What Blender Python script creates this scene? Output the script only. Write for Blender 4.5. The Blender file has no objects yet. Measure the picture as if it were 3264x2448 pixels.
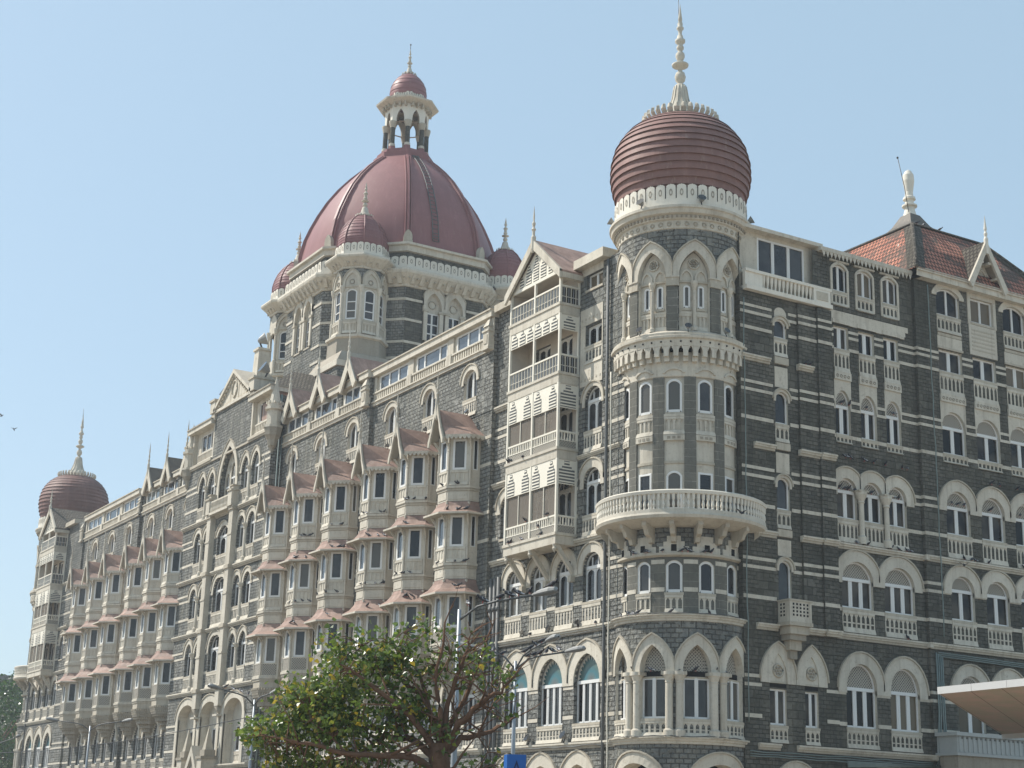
import bpy, bmesh, math, random
from math import sin, cos, pi, radians as R, atan2, sqrt, hypot
from mathutils import Vector, Matrix
rnd = random.Random(7)
scene = bpy.context.scene
COL = scene.collection

# ---------------------------------------------------------------- camera, sky, sun, exposure
CAM = Vector((67.881, -51.159, 1.7))
YAW, PITCH, ROLL = 1.0356362, 0.2823621, 0.0293613
fw = Vector((-sin(YAW)*cos(PITCH), cos(YAW)*cos(PITCH), sin(PITCH)))
r0 = Vector((cos(YAW), sin(YAW), 0)); u0 = r0.cross(fw)
rt = cos(ROLL)*r0 + sin(ROLL)*u0; up = -sin(ROLL)*r0 + cos(ROLL)*u0
cam = bpy.data.cameras.new('camera'); camo = bpy.data.objects.new('camera', cam); COL.objects.link(camo)
camo.matrix_world = Matrix(((rt.x, up.x, -fw.x, CAM.x), (rt.y, up.y, -fw.y, CAM.y), (rt.z, up.z, -fw.z, CAM.z), (0, 0, 0, 1)))
cam.sensor_width = 36; cam.lens = 36*5041/3264; cam.clip_end = 5000; cam.clip_start = .1
scene.camera = camo
AZ, EL = R(50), R(50)
SUN = Vector((-sin(AZ)*cos(EL), -cos(AZ)*cos(EL), sin(EL)))
wd = bpy.data.worlds.new('World'); scene.world = wd; wd.use_nodes = True
nt = wd.node_tree; bg = nt.nodes['Background']
sky = nt.nodes.new('ShaderNodeTexSky'); sky.sky_type = 'NISHITA'; sky.sun_disc = False
sky.sun_elevation = EL; sky.sun_rotation = atan2(SUN.x, SUN.y); sky.altitude = 0
sky.air_density = 1.0; sky.dust_density = 1.4; sky.ozone_density = 1.0
mx = nt.nodes.new('ShaderNodeMix'); mx.data_type = 'RGBA'; mx.inputs[0].default_value = .55   # hot hazy day: the blue is veiled
nt.links.new(sky.outputs[0], mx.inputs[6]); mx.inputs[7].default_value = (3.85, 5.4, 6.4, 1)
nt.links.new(mx.outputs[2], bg.inputs[0]); bg.inputs[1].default_value = .12
sl = bpy.data.lights.new('sun', 'SUN'); sl.energy = 5.0; sl.angle = R(.55); sl.color = (1, .945, .86)
so = bpy.data.objects.new('sun', sl); COL.objects.link(so); so.rotation_euler = SUN.to_track_quat('Z', 'Y').to_euler()
scene.view_settings.view_transform = 'Standard'; scene.view_settings.look = 'None'
scene.view_settings.exposure = 0.30; scene.view_settings.gamma = 1
scene.render.engine = 'CYCLES'; scene.cycles.max_bounces = 6

# ---------------------------------------------------------------- materials
def newmat(name, rough=.85, spec=.3):
    m = bpy.data.materials.new(name); m.use_nodes = True
    b = m.node_tree.nodes['Principled BSDF']; b.inputs['Roughness'].default_value = rough
    b.inputs['Specular IOR Level'].default_value = spec
    return m, m.node_tree, b
def N(t, kind, **kw):
    n = t.nodes.new('ShaderNode'+kind)
    for k, v in kw.items():
        if k[0] == '_': n.inputs[k[1:].replace('_', ' ')].default_value = v
        else: setattr(n, k, v)
    return n
def mixc(t, fac, a, b, mode='MIX'):
    n = t.nodes.new('ShaderNodeMix'); n.data_type = 'RGBA'; n.blend_type = mode
    for s, v in ((n.inputs[0], fac), (n.inputs[6], a), (n.inputs[7], b)):
        if hasattr(v, 'links'): t.links.new(v, s)
        elif isinstance(v, (int, float)): s.default_value = v
        else: s.default_value = (*v, 1) if len(v) == 3 else v
    return n.outputs[2]
def ramp(t, fac, stops):
    n = t.nodes.new('ShaderNodeValToRGB'); t.links.new(fac, n.inputs[0])
    e = n.color_ramp.elements
    while len(e) < len(stops): e.new(.5)
    for x, (p, c) in zip(e, stops):
        x.position = p; x.color = (*c, 1) if not isinstance(c, (int, float)) else (c, c, c, 1)
    return n.outputs[0]
def uvn(t): return N(t, 'UVMap').outputs[0]
def pos(t): return N(t, 'NewGeometry').outputs['Position']
def noise(t, vec, scale, detail=3, rough=.6):
    n = N(t, 'TexNoise', _Scale=scale, _Detail=detail, _Roughness=rough); t.links.new(vec, n.inputs['Vector']); return n.outputs[0]
def scaled(t, vec, s):
    n = N(t, 'Mapping'); n.inputs['Scale'].default_value = s; t.links.new(vec, n.inputs['Vector']); return n.outputs[0]
def bump(t, b, h, strength, dist):
    n = N(t, 'Bump', _Strength=strength, _Distance=dist); t.links.new(h, n.inputs['Height']); t.links.new(n.outputs[0], b.inputs['Normal'])
def math_(t, op, a, b=0.0):
    n = t.nodes.new('ShaderNodeMath'); n.operation = op
    for s, v in ((n.inputs[0], a), (n.inputs[1], b)):
        if hasattr(v, 'links'): t.links.new(v, s)
        else: s.default_value = v
    return n.outputs[0]

def stone_mat(name, c1, c2, mort, bw, bh, ms, bstr, rock, streak=.25):
    m, t, b = newmat(name, .9, .15)
    uv = uvn(t)
    br = N(t, 'TexBrick', offset=.5, squash=1.0)
    br.inputs['Scale'].default_value = 1; br.inputs['Brick Width'].default_value = bw; br.inputs['Row Height'].default_value = bh
    br.inputs['Mortar Size'].default_value = ms; br.inputs['Mortar Smooth'].default_value = .6; br.inputs['Bias'].default_value = 0
    br.inputs['Color1'].default_value = (*c1, 1); br.inputs['Color2'].default_value = (*c2, 1); br.inputs['Mortar'].default_value = (*mort, 1)
    wob = N(t, 'VectorMath', operation='MULTIPLY_ADD')
    nz = N(t, 'TexNoise', _Scale=1.7, _Detail=2); t.links.new(uv, nz.inputs['Vector'])
    t.links.new(nz.outputs['Color'], wob.inputs[0]); wob.inputs[1].default_value = (.05, .03, 0); t.links.new(uv, wob.inputs[2])
    t.links.new(wob.outputs[0], br.inputs['Vector'])
    P = pos(t); bc, bf = br.outputs['Color'], br.outputs['Fac']
    if rock > .5:
        b2 = N(t, 'TexBrick', offset=.5)
        for k, v in (('Scale', 1), ('Brick Width', bw*1.75), ('Row Height', bh*2), ('Mortar Size', ms), ('Mortar Smooth', .6)): b2.inputs[k].default_value = v
        b2.inputs['Color1'].default_value = (*[x*.9 for x in c1], 1); b2.inputs['Color2'].default_value = (*[x*1.05 for x in c2], 1); b2.inputs['Mortar'].default_value = (*mort, 1)
        t.links.new(wob.outputs[0], b2.inputs['Vector'])
        mk = ramp(t, noise(t, scaled(t, P, (1, 1, .8)), .8, 2, .5), [(.54, 0), (.56, 1)])
        bc = mixc(t, mk, bc, b2.outputs['Color']); bf = math_(t, 'ADD', math_(t, 'MULTIPLY', br.outputs['Fac'], math_(t, 'SUBTRACT', 1.0, mk)), math_(t, 'MULTIPLY', b2.outputs['Fac'], mk))
    big = noise(t, P, .35, 4); fine = noise(t, P, 5.5, 3, .7)
    c = mixc(t, math_(t, 'MULTIPLY', ramp(t, big, [(.35, 0), (.7, 1)]), .8), bc, (c1[0]*.62, c1[1]*.64, c1[2]*.62))
    v = scaled(t, P, (1.6, 1.6, .09)); st = ramp(t, noise(t, v, 1.0, 4, .65), [(.44, 0), (.72, 1)])
    c = mixc(t, math_(t, 'MULTIPLY', st, streak), c, (c2[0]*1.9, c2[1]*1.8, c2[2]*1.55))
    c = mixc(t, math_(t, 'MULTIPLY', ramp(t, fine, [(.35, 1), (.6, 0)]), .35), c, (c1[0]*.5, c1[1]*.5, c1[2]*.5))
    t.links.new(c, b.inputs['Base Color'])
    h = math_(t, 'SUBTRACT', 1.0, bf)
    h = math_(t, 'ADD', math_(t, 'MULTIPLY', h, .8), math_(t, 'MULTIPLY', noise(t, P, 3.6, 4, .65), rock))
    bump(t, b, h, 1.0, bstr)
    return m
M = {}
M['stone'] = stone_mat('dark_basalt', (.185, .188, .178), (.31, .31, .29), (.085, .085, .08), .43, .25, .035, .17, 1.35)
M['stone2'] = stone_mat('dark_basalt_shade_tone', (.092, .092, .080), (.168, .162, .14), (.06, .06, .053), .42, .22, .022, .07, 1.0, .16)  # same basalt in a darker copy: the side front's shade is in the colour
M['ashlar'] = stone_mat('smooth_basalt', (.155, .152, .133), (.185, .18, .158), (.46, .44, .385), 2.4, .44, .012, .01, .15, .15)

def cream_mat(name, base, dirt, amt, topdirt=.5):
    m, t, b = newmat(name, .8, .25)
    P = pos(t)
    n1 = noise(t, P, .9, 5, .65); n2 = noise(t, scaled(t, P, (2.2, 2.2, .14)), 1, 5, .7); n3 = noise(t, P, 7, 3)
    c = mixc(t, math_(t, 'MULTIPLY', ramp(t, n1, [(.4, 0), (.75, 1)]), amt*.6), base, dirt)
    c = mixc(t, math_(t, 'MULTIPLY', ramp(t, n2, [(.5, 0), (.72, 1)]), amt), c, dirt)
    c = mixc(t, math_(t, 'MULTIPLY', ramp(t, n3, [(.55, 0), (.75, 1)]), amt*.5), c, (dirt[0]*.7, dirt[1]*.65, dirt[2]*.55))
    g = N(t, 'NewGeometry'); sx = N(t, 'SeparateXYZ'); t.links.new(g.outputs['True Normal'], sx.inputs[0])
    up_ = ramp(t, sx.outputs[2], [(.3, 0), (.8, 1)])
    c = mixc(t, math_(t, 'MULTIPLY', up_, topdirt), c, (.34, .29, .23))
    rv = N(t, 'ObjectInfo').outputs['Random']
    c = mixc(t, math_(t, 'MULTIPLY', rv, .30), c, tuple(x*.62 for x in base))
    sp = ramp(t, noise(t, P, 2.3, 6, .75), [(.60, 0), (.66, 1)])
    c = mixc(t, math_(t, 'MULTIPLY', sp, amt*.55), c, (dirt[0]*.72, dirt[1]*.7, dirt[2]*.68))
    t.links.new(c, b.inputs['Base Color'])
    bump(t, b, n3, .25, .02)
    return m
M['cream'] = cream_mat('cream_stone', (.615, .572, .482), (.32, .28, .22), .7)
M['cream2'] = cream_mat('cream_stone_worn', (.50, .455, .37), (.26, .22, .165), .6)
M['white'] = cream_mat('white_plaster', (.74, .70, .61), (.45, .40, .32), .25, .25)
M['grime'] = cream_mat('grimy_stone', (.36, .325, .265), (.20, .175, .135), .65)

def plain(name, col, rough=.6, spec=.4, metal=0, nv=.15, ns=3.0, bs=0):
    m, t, b = newmat(name, rough, spec); b.inputs['Metallic'].default_value = metal
    P = pos(t); n = noise(t, P, ns, 4)
    c = mixc(t, n, tuple(x*(1+nv) for x in col), tuple(x*(1-nv) for x in col))
    t.links.new(c, b.inputs['Base Color'])
    if bs: bump(t, b, n, .4, bs)
    return m
M['frame'] = plain('painted_window_frame', (.70, .70, .68), .55, .35, 0, .06)
M['post'] = plain('white_painted_wood', (.74, .70, .60), .6, .3, 0, .07)
M['dark'] = plain('painted_dark_hollow', (.02, .02, .02), .9, .1)  # near-black stands in for the shade inside slots, arcades and hollows
M['inner_plaster'] = plain('interior_wall', (.52, .47, .40), .9, .1)  # pale plaster of the verandah and arcade walls
M['pipe'] = plain('iron_drainpipe', (.11, .115, .115), .6, .4, 0, .25)
M['pipeg'] = plain('green_cable_conduit', (.19, .235, .225), .6, .4, 0, .2)
M['palegrey'] = plain('pale_grey_paint', (.40, .415, .40), .7, .3, 0, .12)
M['steel'] = plain('galvanised_steel', (.30, .325, .35), .45, .5, .3, .1)
M['lampgrey'] = plain('lamp_housing', (.24, .24, .23), .5, .5, 0, .15, 6)
def net_mat():
    m, t, b = newmat('verandah_netting', .8, .1); b.inputs['Base Color'].default_value = (.27, .24, .205, 1)
    tp = N(t, 'BsdfTransparent'); mx_ = N(t, 'MixShader'); mx_.inputs[0].default_value = .4
    t.links.new(tp.outputs[0], mx_.inputs[1]); t.links.new(b.outputs[0], mx_.inputs[2]); t.links.new(mx_.outputs[0], t.nodes['Material Output'].inputs[0]); return m
M['net'] = net_mat()
M['black'] = plain('black_metal', (.025, .025, .027), .5, .4)
M['bark'] = plain('tree_bark', (.15, .088, .058), .95, .1, 0, .45, 9, .03)
M['blue'] = plain('blue_sign_panel', (.010, .10, .36), .35, .4, 0, .12, 4)
M['bluedk'] = plain('dark_blue_line', (.008, .018, .07), .45, .4)
M['red'] = plain('red_sign_mark', (.55, .03, .03), .5, .4)
M['asphalt'] = plain('asphalt', (.05, .05, .05), .9, .2, 0, .2, 6)
M['paving'] = plain('paving', (.36, .30, .23), .9, .2, 0, .2, 2)
M['pigeon'] = plain('pigeon_feathers', (.045, .047, .055), .7, .3, 0, .5, 9)
M['pale'] = plain('pale_feathers', (.42, .42, .43), .7, .3, 0, .3, 9)
M['curtain'] = plain('curtain', (.30, .25, .19), .9, .1, 0, .2, 2)
M['fascia'] = plain('white_canopy_fascia', (.52, .52, .51), .4, .4, 0, .05)

def glass_mat(name, c1, c2, rough=.06, spec=.75):
    m, t, b = newmat(name, rough, spec); P = pos(t)
    n = noise(t, P, .55, 3, .55)
    oi = N(t, 'ObjectInfo'); rv = oi.outputs['Random']
    c = mixc(t, ramp(t, n, [(.4, 0), (.62, 1)]), c1, c2)
    c = mixc(t, ramp(t, rv, [(0, 0), (.74, 0), (.78, 1), (1, 1)]), c, (c2[0]*1.7+.01, c2[1]*1.6+.008, c2[2]*1.4+.004))
    c = mixc(t, ramp(t, rv, [(0, 1), (.22, 1), (.25, 0), (1, 0)]), c, tuple(x*.5 for x in c1))
    t.links.new(c, b.inputs['Base Color'])
    bump(t, b, noise(t, P, 1.3, 2), .10, .05)
    return m
M['glass'] = glass_mat('window_glass', (.014, .015, .017), (.05, .05, .05), .06, .5)
M['glassd'] = glass_mat('brown_reflection_glass', (.010, .010, .010), (.075, .064, .05), .1, .22)  # brownish tone paints in reflections of the buildings opposite
M['glassb'] = glass_mat('sky_tinted_glass', (.06, .075, .095), (.10, .12, .14), .05, 1.0)  # bluish base paints a sky reflection into the panes
M['screen'] = glass_mat('verandah_screen', (.10, .085, .07), (.19, .165, .14), .3, .4)

def metal_roof(name, base, worn, amt, rough=.55):
    m, t, b = newmat(name, rough, .2); P = pos(t)
    n1 = noise(t, P, 1.3, 5, .65); n2 = noise(t, scaled(t, P, (3, 3, .8)), 1.2, 4, .7)
    c = mixc(t, math_(t, 'MULTIPLY', ramp(t, n1, [(.38, 0), (.7, 1)]), amt), base, worn)
    c = mixc(t, math_(t, 'MULTIPLY', ramp(t, n2, [(.58, 0), (.78, 1)]), amt*.7), c, (.46, .39, .32))
    rv = N(t, 'ObjectInfo').outputs['Random']; c = mixc(t, math_(t, 'MULTIPLY', rv, .4), c, tuple(x*.6 for x in worn))
    n4 = noise(t, scaled(t, P, (1.3, 1.3, .16)), 1.0, 5, .7); c = mixc(t, math_(t, 'MULTIPLY', ramp(t, n4, [(.5, 0), (.75, 1)]), amt*.55), c, tuple(min(1, x*1.45+.04) for x in base))
    t.links.new(c, b.inputs['Base Color']); bump(t, b, n1, .2, .03)
    return m
M['pink'] = metal_roof('pink_sheet_roof', (.355, .24, .195), (.225, .15, .12), 1.0)
M['maroon'] = metal_roof('maroon_dome_sheet', (.285, .135, .135), (.225, .108, .105), .38, .5)
M['dome'] = metal_roof('banded_dome_sheet', (.245, .138, .12), (.165, .096, .085), .6, .62)
M['slate'] = metal_roof('dark_sheet_roof', (.13, .115, .095), (.08, .07, .06), .6)

def tile_mat(name, c1, c2, moss, th, mamt):
    m, t, b = newmat(name, .85, .2); uv = uvn(t)
    br = N(t, 'TexBrick', offset=.5); br.inputs['Scale'].default_value = 1
    for k, v in (('Brick Width', .30), ('Row Height', th), ('Mortar Size', .045), ('Mortar Smooth', .2)): br.inputs[k].default_value = v
    br.inputs['Color1'].default_value = (*c1, 1); br.inputs['Color2'].default_value = (*c2, 1); br.inputs['Mortar'].default_value = (.035, .028, .024, 1)
    t.links.new(uv, br.inputs['Vector'])
    P = pos(t); n = noise(t, P, .55, 5, .7)
    c = mixc(t, math_(t, 'MULTIPLY', ramp(t, n, [(.5, 0), (.6, 1)]), mamt), br.outputs['Color'], moss)
    t.links.new(c, b.inputs['Base Color'])
    sx = N(t, 'SeparateXYZ'); t.links.new(uv, sx.inputs[0])
    saw = math_(t, 'SUBTRACT', 1.0, math_(t, 'FRACT', math_(t, 'DIVIDE', sx.outputs[1], th)))
    bump(t, b, math_(t, 'ADD', saw, math_(t, 'MULTIPLY', br.outputs['Fac'], -.6)), 1.0, .09)
    return m
M['tile'] = tile_mat('terracotta_tile', (.38, .15, .10), (.45, .20, .135), (.085, .072, .06), .44, .85)
M['tiledk'] = tile_mat('blackened_tile', (.10, .092, .075), (.15, .135, .11), (.06, .055, .045), .36, .6)

def jali_mat():
    m, t, b = newmat('lattice_screen', .9, .1); uv = uvn(t)
    s = N(t, 'Mapping'); s.inputs['Rotation'].default_value = (0, 0, R(45)); s.inputs['Scale'].default_value = (8, 8, 8); t.links.new(uv, s.inputs[0])
    ch = N(t, 'TexBrick', offset=0.0); ch.inputs['Scale'].default_value = 1
    for k, v in (('Brick Width', 1.), ('Row Height', 1.), ('Mortar Size', .17), ('Mortar Smooth', .1)): ch.inputs[k].default_value = v
    ch.inputs['Color1'].default_value = (.13, .125, .115, 1); ch.inputs['Color2'].default_value = (.17, .16, .145, 1); ch.inputs['Mortar'].default_value = (.42, .39, .33, 1)
    t.links.new(s.outputs[0], ch.inputs['Vector']); t.links.new(ch.outputs['Color'], b.inputs['Base Color'])
    return m
M['jali'] = jali_mat()
def peacock_mat():
    # stained glass fan: rings centred low in the lunette (uv is metres from the lunette foot centre)
    m, t, b = newmat('stained_glass', .35, .4)
    at = N(t, 'UVMap', uv_map='Fan'); ln = N(t, 'VectorMath', operation='LENGTH'); t.links.new(at.outputs[0], ln.inputs[0])
    nz = noise(t, scaled(t, at.outputs[0], (1, 1, 1)), 9, 3)
    d = math_(t, 'ADD', ln.outputs['Value'], math_(t, 'MULTIPLY', nz, .12))
    c = ramp(t, math_(t, 'DIVIDE', d, 1.7), [(.12, (.12, .13, .13)), (.26, (.10, .16, .17)), (.36, (.055, .165, .195)), (.47, (.065, .15, .165)), (.58, (.10, .16, .145)), (.72, (.06, .145, .155)), (1, (.05, .125, .135))])
    t.links.new(c, b.inputs['Base Color']); return m
M['fan'] = peacock_mat()
def leaf_mat(name, a, bcol, yellow):
    m, t, b = newmat(name, .27, .6)
    oi = N(t, 'NewGeometry'); c = ramp(t, oi.outputs['Random Per Island'], [(0, a), (.55, bcol), (.86, tuple(x*1.5 for x in bcol)), (.955, yellow), (1, yellow)])
    t.links.new(c, b.inputs['Base Color'])
    b.inputs['Transmission Weight'].default_value = 0
    tr = N(t, 'BsdfTranslucent'); t.links.new(c, tr.inputs[0]); mx = N(t, 'MixShader'); mx.inputs[0].default_value = .42
    t.links.new(b.outputs[0], mx.inputs[1]); t.links.new(tr.outputs[0], mx.inputs[2])
    t.links.new(mx.outputs[0], t.nodes['Material Output'].inputs[0]); return m
M['leaf'] = leaf_mat('broad_leaf', (.05, .095, .02), (.125, .18, .032), (.42, .32, .04))
M['leaf2'] = leaf_mat('far_leaf', (.020, .052, .012), (.032, .078, .014), (.06, .11, .02))
def canopy_mat():
    m, t, b = newmat('canopy_soffit', .7, .3); P = pos(t); n = noise(t, P, .8, 5, .7)
    sx = N(t, 'SeparateXYZ'); t.links.new(P, sx.inputs[0])
    seam = ramp(t, math_(t, 'FRACT', math_(t, 'MULTIPLY', math_(t, 'ADD', sx.outputs[0], math_(t, 'MULTIPLY', sx.outputs[1], .56)), .55)), [(0, 1), (.02, 1), (.03, 0), (1, 0)])
    c = mixc(t, ramp(t, n, [(.35, 0), (.62, 1)]), (.46, .33, .285), (.36, .32, .25))
    t.links.new(mixc(t, math_(t, 'MULTIPLY', seam, .9), c, (.10, .08, .07)), b.inputs['Base Color']); return m
M['canopy'] = canopy_mat()

# ---------------------------------------------------------------- frames: (u along, w outward, z up) -> world
class Flat:
    step = 99
    def __init__(s, x, y, dx, dy, z=0): s.x, s.y, s.dx, s.dy, s.z = x, y, dx, dy, z
    def P(s, u, w, z): return (s.x+u*s.dx+w*s.dy, s.y+u*s.dy-w*s.dx, z+s.z)
class Cyl:
    def __init__(s, cx, cy, r, step=.32): s.c = (cx, cy); s.r = r; s.step = step
    def P(s, u, w, z):
        a = u/s.r; return (s.c[0]+(s.r+w)*cos(a), s.c[1]+(s.r+w)*sin(a), z)

class MB:
    def __init__(s): s.v = []; s.f = []; s.m = []; s.sm = []; s.mats = []; s.cyl = None
    def mi(s, m):
        if m not in s.mats: s.mats.append(m)
        return s.mats.index(m)
    def face(s, pts, m, smooth=False):
        i = len(s.v); s.v += [tuple(p) for p in pts]; s.f.append(tuple(range(i, i+len(pts)))); s.m.append(s.mi(m)); s.sm.append(smooth)
    def add(s, verts, faces, m, smooth=False):
        i = len(s.v); s.v += [tuple(p) for p in verts]; k = s.mi(m)
        for f in faces: s.f.append(tuple(x+i for x in f)); s.m.append(k); s.sm.append(smooth)
    # box in a frame
    def box(s, fr, u0, u1, w0, w1, z0, z1, m, flare=0):
        n = max(1, int(math.ceil((u1-u0)/fr.step)))
        vs = []
        for i in range(n+1):
            u = u0+(u1-u0)*i/n
            vs += [fr.P(u, w0, z0), fr.P(u, w1+flare, z0), fr.P(u, w1, z1), fr.P(u, w0, z1)]
        fs = [(0, 1, 2, 3), tuple(4*n+k for k in (3, 2, 1, 0))]
        for i in range(n):
            a = 4*i; b = a+4
            for k in range(4):
                l = (k+1) % 4; fs.append((a+k, b+k, b+l, a+l))
        s.add(vs, fs, m)
    def hexa(s, p, m):  # 8 pts: bottom 4 ccw, top 4 ccw
        s.add(p, [(3, 2, 1, 0), (4, 5, 6, 7), (0, 1, 5, 4), (1, 2, 6, 5), (2, 3, 7, 6), (3, 0, 4, 7)], m)
    def wbox(s, x0, x1, y0, y1, z0, z1, m):
        s.hexa([(x0, y0, z0), (x1, y0, z0), (x1, y1, z0), (x0, y1, z0), (x0, y0, z1), (x1, y0, z1), (x1, y1, z1), (x0, y1, z1)], m)
    def strip(s, fr, ua, ub, zfa, zfb, m, w=0):  # quad between two z (zf pairs (low,high) at each end), subdivided
        n = max(1, int(math.ceil((ub-ua)/fr.step)))
        for i in range(n):
            p, q = i/n, (i+1)/n
            a, b = ua+(ub-ua)*p, ua+(ub-ua)*q
            l = lambda A, B, t: A+(B-A)*t
            s.face([fr.P(a, w, l(zfa[0], zfb[0], p)), fr.P(b, w, l(zfa[0], zfb[0], q)), fr.P(b, w, l(zfa[1], zfb[1], q)), fr.P(a, w, l(zfa[1], zfb[1], p))], m)
    def lathe(s, cx, cy, prof, m, n=48, split=True, a0=0, a1=2*pi, rf=None, smooth=True, off=0):
        full = abs(a1-a0-2*pi) < 1e-6; k = n if full else n+1
        ring = lambda r, z: [(cx+r*(rf(a) if rf else 1)*cos(a), cy+r*(rf(a) if rf else 1)*sin(a), z) for a in [a0+off+(a1-a0)*i/n for i in range(k)]]
        if split:
            for (ra, za), (rb, zb) in zip(prof, prof[1:]):
                vs = ring(ra, za)+ring(rb, zb)
                s.add(vs, [(i, (i+1) % k, k+(i+1) % k, k+i) for i in range(n)], m, smooth)
        else:
            vs = []
            for r, z in prof: vs += ring(r, z)
            s.add(vs, [(j*k+i, j*k+(i+1) % k, (j+1)*k+(i+1) % k, (j+1)*k+i) for j in range(len(prof)-1) for i in range(n)], m, smooth)
    def tube(s, pts, rad, m, n=6, smooth=True):
        pts = [Vector(p) for p in pts]; rr = rad if isinstance(rad, (list, tuple)) else [rad]*len(pts); vs = []
        for i, p in enumerate(pts):
            d = (pts[min(i+1, len(pts)-1)]-pts[max(i-1, 0)]).normalized()
            a = d.orthogonal().normalized() if abs(d.z) < .95 else Vector((1, 0, 0))
            if abs(d.z) < .95: a = d.cross(Vector((0, 0, 1))).normalized()
            b = d.cross(a)
            vs += [tuple(p+(a*cos(2*pi*k/n)+b*sin(2*pi*k/n))*rr[i]) for k in range(n)]
        fs = [(j*n+i, j*n+(i+1) % n, (j+1)*n+(i+1) % n, (j+1)*n+i) for j in range(len(pts)-1) for i in range(n)]
        fs += [tuple(range(n-1, -1, -1)), tuple(range((len(pts)-1)*n, len(pts)*n))]
        s.add(vs, fs, m, smooth)
    def ball(s, c, r, m, nu=8, nv=6, sz=1):
        prof = [(max(1e-4, r*sin(pi*j/nv)), c[2]-r*sz*cos(pi*j/nv)) for j in range(nv+1)]
        s.lathe(c[0], c[1], prof, m, nu, split=False)
    def build(s, name, parent=None, loc=None, label=None, fan=None):
        me = bpy.data.meshes.new(name); me.from_pydata(s.v, [], s.f)
        for m in s.mats: me.materials.append(M[m])
        me.polygons.foreach_set('material_index', s.m); me.polygons.foreach_set('use_smooth', s.sm)
        uvl = me.uv_layers.new(name='UVMap').data
        V = s.v
        for p in me.polygons:
            n = p.normal; nx, ny, nz = n
            h = hypot(nx, ny)
            if s.cyl and h > .5:
                cx, cy, r = s.cyl; ca = atan2(p.center.y-cy, p.center.x-cx)
                for li in p.loop_indices:
                    q = V[me.loops[li].vertex_index]; a = atan2(q[1]-cy, q[0]-cx)
                    if a-ca > pi: a -= 2*pi
                    elif ca-a > pi: a += 2*pi
                    uvl[li].uv = (a*r, q[2])
            else:
                if h < 1e-3: tx, ty, tz, bx_, by_, bz_ = 1, 0, 0, 0, 1, 0
                else:
                    tx, ty, tz = -ny/h, nx/h, 0
                    bx_, by_, bz_ = ny*tz-nz*ty, nz*tx-nx*tz, nx*ty-ny*tx
                for li in p.loop_indices:
                    q = V[me.loops[li].vertex_index]
                    uvl[li].uv = (q[0]*tx+q[1]*ty, q[0]*bx_+q[1]*by_+q[2]*bz_)
        if fan:
            ul = me.uv_layers.new(name='Fan').data; fr, uc, zc = fan; o = Vector(fr.P(uc, 0, zc)); ax = (Vector(fr.P(uc+.01, 0, zc))-o)*100
            for l in me.loops:
                d = Vector(V[l.vertex_index])-o; ul[l.index].uv = (d.dot(ax), d.z)
        o = bpy.data.objects.new(name, me); COL.objects.link(o)
        if parent: o.parent = parent
        if loc: o.location = loc
        if label: o['label'] = label
        return o

def thing(name, label, cat, loc=(0, 0, 0), group=None):
    o = bpy.data.objects.new(name, None); COL.objects.link(o); o.location = loc; o['label'] = label; o['category'] = cat
    if group: o['group'] = group
    return o
def tag(o, label, cat, group=None, kind=None):
    o['label'] = label; o['category'] = cat
    if group: o['group'] = group
    if kind: o['kind'] = kind
    return o
def dup(o, parent=None, loc=None):
    c = o.copy(); COL.objects.link(c); c.parent = parent
    if loc is not None: c.location = loc
    for ch in list(o.children): dup(ch, c)
    return c

# ---------------------------------------------------------------- arches, walls, windows
def arc(a, b, zs, rise, kind, n=12):
    w = b-a; c = (a+b)/2
    if kind == 'rect' or rise <= 0: return [(a, zs), (b, zs)]
    if kind == 'pt':   # pointed
        r = (w*w/4+rise*rise)/w; th = atan2(rise, w/2-r) ; pts = []
        for i in range(n//2+1):
            t = pi-(pi-th)*i/(n//2); pts.append((a+r+r*cos(t), zs+r*sin(t)))
        pts[-1] = (c, zs+rise)
        return pts+[(a+b-u, z) for u, z in reversed(pts[:-1])]
    if kind == 'seg':  # shallow segment
        r = (w*w/4+rise*rise)/(2*rise); h = math.asin(min(1, w/2/r))
        return [(c+r*sin(-h+2*h*i/n), zs+rise-r+r*cos(-h+2*h*i/n)) for i in range(n+1)]
    return [(c-w/2*cos(pi*i/n), zs+rise*sin(pi*i/n)) for i in range(n+1)]
def wall(mb, fr, u0, u1, z0, z1, ops, m, d=.35, rm=None):
    cur = u0
    for op in sorted(ops):
        a, b, zb, zs, rise, kind = op[:6]
        if a > cur: mb.strip(fr, cur, a, (z0, z1), (z0, z1), m)
        if zb > z0: mb.strip(fr, a, b, (z0, zb), (z0, zb), m)
        pts = arc(a, b, zs, rise, kind)
        for (p, q), (p2, q2) in zip(pts, pts[1:]): mb.strip(fr, p, p2, (q, z1), (q2, z1), m)
        con = [(a, zb)]+pts+[(b, zb)]
        for (p, q), (p2, q2) in zip(con, con[1:]+con[:1]):
            k = max(1, int(math.ceil(abs(p2-p)/fr.step)))
            for i in range(k):
                A = (p+(p2-p)*i/k, q+(q2-q)*i/k); B = (p+(p2-p)*(i+1)/k, q+(q2-q)*(i+1)/k)
                mb.face([fr.P(A[0], 0, A[1]), fr.P(B[0], 0, B[1]), fr.P(B[0], -d, B[1]), fr.P(A[0], -d, A[1])], rm or m)
        cur = b
    if u1 > cur: mb.strip(fr, cur, u1, (z0, z1), (z0, z1), m)
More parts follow.
